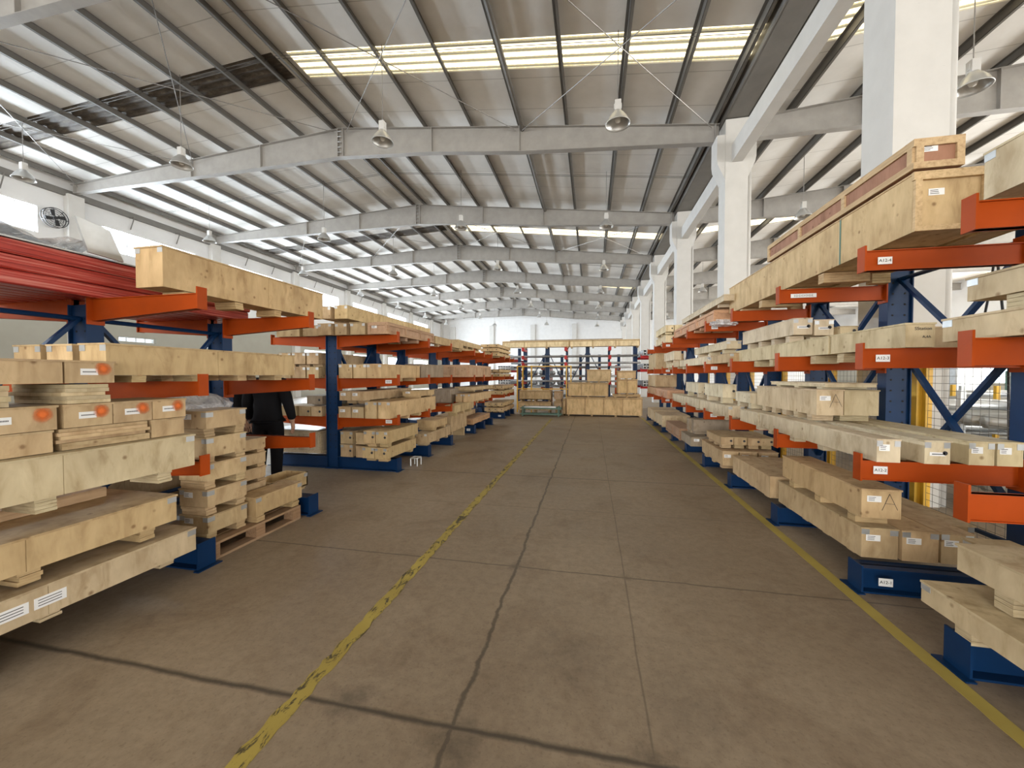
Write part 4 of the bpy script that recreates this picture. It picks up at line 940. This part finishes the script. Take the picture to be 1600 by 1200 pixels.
# yellow machine fence at the far end
def mesh_panel(pts, m, parent, horiz=12, vert=8, r=.004, name='wire_mesh'):
    (a, b, z0, z1) = pts; a = Vector(a); b = Vector(b); mb = MB()
    for i in range(vert + 1): p = a + (b - a) * i / vert; mb.tube((p.x, p.y, z0), (p.x, p.y, z1), r, 4)
    for i in range(horiz + 1): z = z0 + (z1 - z0) * i / horiz; mb.tube((a.x, a.y, z), (b.x, b.y, z), r, 4)
    return mb.obj(name, m, parent)
fe = root('yellow_guard_fence', (-1.8, 15.75, 0), 'thin yellow guard fence standing across the far left of the aisle', 'fence')
for x in (-3.05, -2.82, -2.45, -1.0, -.82): MB().box(x - .025, x + .025, 15.85, 15.9, 0, 1.95).obj('post', 'yellow', fe)
for z in (.25, .98, 1.92): MB().box(-3.05, -.82, 15.86, 15.89, z - .02, z + .02).obj('rail', 'yellow', fe)
# rack across the far end
fr = root('cantilever_rack', (-1.0, 17.6, 0), 'blue rack across the far end with red arms and long pipes', 'rack')
for x in (-2.0, -.17, 1.9): 
    MB().box(x - .09, x + .09, 17.75, 17.95, 0, 2.95).obj('upright', 'blue', fr)
for x in (-3.0, -1.1, .77): MB().box(x - .05, x + .05, 17.75, 17.9, 0, 2.8).obj('upright', 'blue', fr)
for x in (-3.0, -1.1, .77):
    for z in (1.25, 2.05, 2.35, 2.72): 
        a_ = MB().box(x - .05, x + .05, 16.95, 17.75, z - .1, z).obj('arm', 'red', fr); MB().box(x - .06, x + .06, 16.93, 16.95, z - .1, z + .06).obj('end_stop', 'red', a_)
for a, b_ in ((-3.0, -2.0), (-1.1, -2.0), (-1.1, -.17), (.77, -.17)):
    MB().bar((a, 17.8, .9), (b_, 17.8, 2.7), .035, .035).obj('brace', 'blue', fr)
for i, (x0, x1) in enumerate(((-3.95, -.95), (-.94, 2.0))):
    fcrate((x0, x1, 16.98, 17.4, 2.80, 3.08), ['left', 'right'][i] + ' long pale crate lying on top of the far rack', PALE, 3, sk=.06)
tag(MB().box(-3.6, 1.3, 17.0, 17.5, 3.085, 3.12).obj('board', 'ply', org=(-1, 17.2, 3.085), color=(.3, .24, .18)), 'dark board lying over the two long crates on the far rack', 'board')
k = 0
for z, n_ in ((2.35, 4), (2.05, 4), (1.25, 5)):
    for i in range(n_):
        y = 17.05 + .16 * i; L0 = -3.5 + rnd.uniform(-.2, .2); L1 = 2.0 + rnd.uniform(-.8, .2)
        tag(MB().tube((L0, y, z + .04), (L1, y, z + .04), .04, 10).obj('steel_pipe', 'pipe', smooth=True, org=(-.8, y, z)), f"{ORD[i]} pipe from the front on the {['upper', 'second', 'lower'][k]} arms of the far rack", 'pipe', 'pipes on the far rack')
    k += 1
def sq_tubes(x0, y0, z0, nx, nz, s, L, m, lab, grp, gap=.02):
    src = None
    for j in range(nz):
        for i in range(nx):
            x = x0 + i * (s + gap); z = z0 + j * (s + .002); t_ = s * .14
            lb = f"{lab}, {ORD[i]} from left, {['bottom', 'upper'][j]} layer"
            if src is None:
                mb = MB().box(x, x + s, y0, y0 + L, z, z + t_).box(x, x + s, y0, y0 + L, z + s - t_, z + s).box(x, x + t_, y0, y0 + L, z + t_, z + s - t_).box(x + s - t_, x + s, y0, y0 + L, z + t_, z + s - t_)
                src = tag(mb.obj('square_tube', m, org=(x, y0, z)), lb, 'tube', grp)
            else:
                c = src.copy(); COL.objects.link(c); c.location = (x, y0, z); c['label'] = lb
for (xx, yy, nm) in ((2.05, 16.2, 'right'), (-4.6, 18.8, 'left')):
    r2 = root('cantilever_rack', (xx + .4, yy + 1, 0), f"red-armed rack holding square tubes at the far {nm}", 'rack')
    for y in (yy + .4, yy + 2.0):
        MB().box(xx + .95, xx + 1.1, y - .06, y + .06, 0, 2.9).obj('upright', 'blue', r2)
        for z in (1.1, 1.8, 2.35): a_ = MB().box(xx - .05, xx + .95, y - .04, y + .04, z - .1, z).obj('arm', 'red', r2); MB().box(xx - .07, xx - .05, y - .05, y + .05, z - .1, z + .06).obj('end_stop', 'red', a_)
    for z, q in ((1.802, 'middle'), (2.352, 'top'), (1.102, 'lower')): sq_tubes(xx, yy, z, 5, 2, .11, 2.8, 'galv', f"square tube on {q} arms, far {nm}", f"square tubes at the far {nm}")
fr2 = root('cantilever_rack', (-.6, 19.9, 0), 'second blue rack with orange arms behind the far one', 'rack')
for x in (-3.4, -2.45, -1.5, -.55, .4, 1.35):
    MB().box(x - .07, x + .07, 20.05, 20.2, 0, 2.6).obj('upright', 'blue', fr2)
    for z in (.45, .95, 1.45, 1.9): MB().box(x - .04, x + .04, 19.3, 20.05, z - .08, z).obj('arm', 'orange', fr2)
for k2, z in enumerate((.45, .95, 1.45, 1.9)):
    for i in range(5):
        y = 19.36 + .15 * i; r_ = .045 + .01 * (i % 2)
        tag(MB().tube((-3.7 + rnd.uniform(-.2, .2), y, z + r_), (1.8 + rnd.uniform(-.6, .2), y, z + r_), r_, 8).obj('steel_pipe', 'pipe', smooth=True, org=(-.8, y, z)), f"pipe {ORD[i]} from front, {['lowest', 'second', 'third', 'top'][k2]} arms of the orange-armed rack behind", 'pipe', 'pipes on the second far rack')
# more far clutter beyond the rack
for i, (x, y) in enumerate(((-3.2, 21.5), (-1.4, 21.5), (.5, 21.5))):
    r3 = root('storage_rack', (x, y, 0), f"{['left', 'middle', 'right'][i]} orange storage rack seen through the far blue rack", 'rack')
    for dx in (-.8, .8):
        for dy in (-.4, .4): MB().box(x + dx - .03, x + dx + .03, y + dy - .03, y + dy + .03, 0, 2.1).obj('post', 'orange', r3)
    for z in (.4, 1.0, 1.55): MB().box(x - .8, x + .8, y - .43, y + .43, z - .04, z).obj('shelf', 'orange', r3)
    for q, z in enumerate((.402, 1.002, 1.552)):
        for j in range(4): tag(MB().tube((x - .72 + j * .4, y - .5, z + .13), (x - .72 + j * .4, y + .6, z + .13), .12, 12).obj('metal_roll', 'galv', smooth=True, org=(x - .72 + j * .4, y, z)), f"grey roll {ORD[j]} from left, {['lowest', 'middle', 'top'][q]} shelf, {['left', 'middle', 'right'][i]} far orange rack", 'roll', 'rolls on the far orange racks')

# ================================================================= YELLOW FENCE AND THE RIGHT HALL
for i, (ya, yb) in enumerate(((1.6, 3.05), (3.1, 4.5), (4.62, 6.0), (6.1, 7.35), (7.45, 8.7), (8.8, 10.1), (10.2, 11.6))):
    fp = root('mesh_fence_panel', (3.2, ya, 0), f"yellow framed wire mesh panel behind the right racks, {ORD[i]} from the camera", 'fence', 'mesh fence behind the right racks')
    MB().box(3.18, 3.22, ya, ya + .04, .1, 1.78).box(3.18, 3.22, yb - .04, yb, .1, 1.78).box(3.18, 3.22, ya + .04, yb - .04, .1, .14).box(3.18, 3.22, ya + .04, yb - .04, 1.74, 1.78).box(3.18, 3.22, ya + .04, yb - .04, .98, 1.01).obj('frame', 'yellow', fp)
    mesh_panel(((3.2, ya + .04), (3.2, yb - .04), .14, 1.74), 'purlin', fp, 24, 18, .002)
for i, y in enumerate((3.075, 4.56, 6.05, 7.4, 8.75, 10.15)):
    tag(MB().box(3.14, 3.27, y - .05, y + .05, .012, 1.84).box(3.06, 3.34, y - .12, y + .12, 0, .012).obj('fence_post', 'yellow', org=(3.2, y, 0)), f"square yellow fence post behind the right racks, {ORD[i]} from the camera", 'post', 'yellow fence posts')
for i, (x, y) in enumerate(((5.6, 5.6), (7.6, 6.4), (5.9, 8.3), (8.4, 9.4), (11.2, 9.0), (6.6, 11.5), (10.5, 13.5))):
    r4 = root('pipe_stillage', (x, y, 0), f"steel stillage of pipes beyond the mesh fence, {ORD[i]} counted outward from the fence", 'rack', 'stillages in the right hall')
    for dx in (-.9, .9):
        for dy in (-.45, .45): MB().box(x + dx - .03, x + dx + .03, y + dy - .03, y + dy + .03, 0, 1.35).obj('post', 'yellow' if i % 2 else 'galv', r4)
    for z in (.25, .6, .95): MB().box(x - .9, x + .9, y - .47, y + .47, z - .03, z).obj('shelf', 'galv', r4)
    for q, z in enumerate((.252, .602, .952)):
        for j in range(4):
            tag(MB().tube((x - 1.3, y - .36 + j * .22, z + .085), (x + 1.3, y - .36 + j * .22, z + .085), .08, 10).obj('steel_pipe', 'galv', smooth=True, org=(x, y - .36 + j * .22, z)), f"pipe {ORD[j]} from front, {['lowest', 'middle', 'top'][q]} shelf, {ORD[i]} stillage in right hall", 'pipe', 'pipes in the right hall')
mc = root('bending_machine', (13.5, 16.5, 0), 'pale grey workshop machine in the right hall beyond the fence', 'machine')
MB().box(12.2, 14.8, 16, 17.2, 0, .9).box(12.4, 13.2, 16.2, 17, .9, 1.9).obj('body', 'galv', mc, bevel=.03); MB().box(12.0, 15.0, 15.9, 17.3, .9, .98).obj('table', 'grey_steel', mc); MB().box(14.2, 14.6, 16.3, 16.7, .98, 1.7).obj('head', 'green', mc, bevel=.02)
# hanging black cable behind the right rack
cu = MB(); pts = [(3.35, 4.15, 1.9), (3.33, 4.05, 2.3), (3.32, 4.0, 2.62), (3.32, 3.96, 2.3), (3.3, 3.85, 1.6), (3.3, 3.82, .6), (3.3, 3.8, .02)]
for a, b_ in zip(pts, pts[1:]): cu.tube(a, b_, .009, 6)
tag(cu.obj('power_cable', 'dark', org=(3.3, 3.8, 0)), 'black cable looped behind the upright of the numbered right rack', 'cable')

# ================================================================= PEOPLE
def skin_obj(name, verts, edges, radii, m, parent, rootv=0, sub=2):
    me = bpy.data.meshes.new(name); me.from_pydata([Vector(v) for v in verts], edges, []); o = bpy.data.objects.new(name, me); COL.objects.link(o); o.parent = parent
    md = o.modifiers.new('skin', 'SKIN'); md.use_smooth_shade = True
    if not me.skin_vertices: me.skin_vertices.new()
    sv = me.skin_vertices[0].data
    for i, r_ in enumerate(radii): sv[i].radius = r_ if isinstance(r_, tuple) else (r_, r_)
    sv[rootv].use_root = True
    s2 = o.modifiers.new('sub', 'SUBSURF'); s2.levels = sub; s2.render_levels = sub; me.materials.append(M[m]); return o
def person(loc, rot, label, lean=0):
    r = root('person', loc, label, 'person'); r.rotation_euler = (0, 0, rot); r.scale = (1.04, 1.04, 1.06)
    r['_o'] = (0, 0, 0)
    # body in local space, facing +y
    V = [(0, 0, .93), (0, 0, 1.05), (0, .01, 1.22), (0, 0, 1.36), (0, 0, 1.43), (0, .02, 1.50)]
    R = [(.145, .11), (.14, .105), (.17, .12), (.15, .10), (.062, .062), (.055, .06)]; E_ = [(0, 1), (1, 2), (2, 3), (3, 4), (4, 5)]
    def chain(start, pts, rad):
        p_ = start
        for q_, rr in zip(pts, rad): V.append(q_); R.append(rr); E_.append((p_, len(V) - 1)); p_ = len(V) - 1
        return p_
    for s in (-1, 1):
        chain(3, [(s * .17, 0, 1.35), (s * .235, -.01, 1.20), (s * .265, .0, 1.07), (s * .27, .07, .90), (s * .268, .10, .83)], [.075, .058, .05, .04, .033])
        chain(0, [(s * .095, 0, .84), (s * .105, .015, .50), (s * .11, -.02, .12), (s * .112, -.01, .07), (s * .12, .10, .045)], [.105, .068, .048, .05, .045])
    body = skin_obj('body', V, E_, R, 'skin', r)
    # clothing
    V = [(0, 0, .88), (0, 0, 1.0), (0, .01, 1.20), (0, 0, 1.36), (0, 0, 1.435)]; R = [(.185, .145), (.175, .135), (.20, .145), (.18, .125), (.085, .085)]; E_ = [(0, 1), (1, 2), (2, 3), (3, 4)]
    for s in (-1, 1): chain(3, [(s * .18, 0, 1.355), (s * .24, -.01, 1.20), (s * .27, .0, 1.07), (s * .275, .065, .92), (s * .274, .085, .87)], [.095, .08, .07, .058, .052])
    skin_obj('jacket', V, E_, R, 'jacket', r, 1)
    V = [(0, 0, .93), (0, 0, .99)]; R = [(.165, .125), (.15, .115)]; E_ = [(0, 1)]
    for s in (-1, 1): chain(0, [(s * .095, 0, .82), (s * .105, .015, .50), (s * .11, -.015, .2), (s * .112, -.015, .08)], [.12, .085, .07, .068])
    skin_obj('trousers', V, E_, R, 'trousers', r, 0)
    for s in (-1, 1): skin_obj('shoe', [(s * .112, -.06, .05), (s * .115, .04, .055), (s * .12, .15, .04), (s * .12, .2, .035)], [(0, 1), (1, 2), (2, 3)], [.05, .055, .042, .03], 'shoe', r, 1)
    # hands
    for s in (-1, 1):
        bx, by, bz = s * .268, .10, .83
        V = [(bx, by, bz + .02), (bx, by + .012, bz - .04), (bx, by + .018, bz - .075)]; R = [.026, (.02, .038), (.018, .036)]; E_ = [(0, 1), (1, 2)]
        for i, ln in enumerate((.07, .082, .076, .06)):
            yy = by + .045 - i * .022; chain(2, [(bx, yy, bz - .085), (bx - s * .006, yy + .004, bz - .085 - ln * .5), (bx - s * .02, yy + .006, bz - .085 - ln * .95)], [.009, .0085, .0075])
        chain(1, [(bx - s * .012, by + .045, bz - .045), (bx - s * .02, by + .062, bz - .075), (bx - s * .024, by + .066, bz - .1)], [.011, .0095, .0085])
        skin_obj('hand', V, E_, R, 'skin', r, 0)
    # head
    bm = bmesh.new(); bmesh.ops.create_uvsphere(bm, u_segments=28, v_segments=20, radius=1)
    for v in bm.verts:
        x, y, z = v.co; k = 1 - .22 * max(0, -z) ** 1.3
        v.co = Vector((x * .077 * k, y * .097 * (1 - .1 * max(0, -z)) + .008 * max(0, -z), z * .118))
        if y > .6: 
            v.co.y += .022 * math.exp(-((x / .16) ** 2 + ((z + .12) / .25) ** 2)) + .006 * math.exp(-((x / .3) ** 2 + ((z + .5) / .1) ** 2)) - .007 * (math.exp(-(((abs(x) - .38) / .16) ** 2 + ((z - .05) / .13) ** 2)))
    for s in (-1, 1):
        e_ = bmesh.ops.create_uvsphere(bm, u_segments=10, v_segments=8, radius=1)
        for v in e_['verts']: v.co = Vector((s * .079 + v.co.x * .01, v.co.y * .018 - .005, v.co.z * .03 - .005))
    me = bpy.data.meshes.new('head'); bm.to_mesh(me); bm.free(); me.materials.append(M['skin'])
    for p_ in me.polygons: p_.use_smooth = True
    hd = bpy.data.objects.new('head', me); COL.objects.link(hd); hd.parent = r; hd.location = (0, .03, 1.585)
    for s in (-1, 1):
        ey = MB().lathe([(.001, -.011), (.009, -.007), (.011, 0), (.009, .007), (.001, .011)], (s * .03, .088, .006), 10).mesh('eye', 'bulb', smooth=True); eo = bpy.data.objects.new('eye', ey); COL.objects.link(eo); eo.parent = hd
    mo = bpy.data.objects.new('mouth', MB().box(-.022, .022, .088, .094, -.062, -.055).mesh('mouth', 'pinkpaper')); COL.objects.link(mo); mo.parent = hd
    bm = bmesh.new(); bmesh.ops.create_uvsphere(bm, u_segments=24, v_segments=16, radius=1)
    bmesh.ops.delete(bm, geom=[v for v in bm.verts if v.co.z < -.35 - .2 * v.co.y + .9 * max(0, v.co.y)], context='VERTS')
    for v in bm.verts: v.co = Vector((v.co.x * .085, v.co.y * .103 - .006, v.co.z * .124 + .004))
    me = bpy.data.meshes.new('hair'); bm.to_mesh(me); bm.free(); me.materials.append(M['hair'])
    ho = bpy.data.objects.new('hair', me); COL.objects.link(ho); ho.parent = hd; md = ho.modifiers.new('t', 'SOLIDIFY'); md.thickness = .012
    return r
person((-4.42, 4.55, 0), math.radians(15), 'person in black seen from behind between the two left racks')
person((-5.15, 4.85, 0), math.radians(-60), 'person in a dark jacket half hidden left of the other one')

for o in bpy.data.objects:
    if '_o' in o: del o['_o']
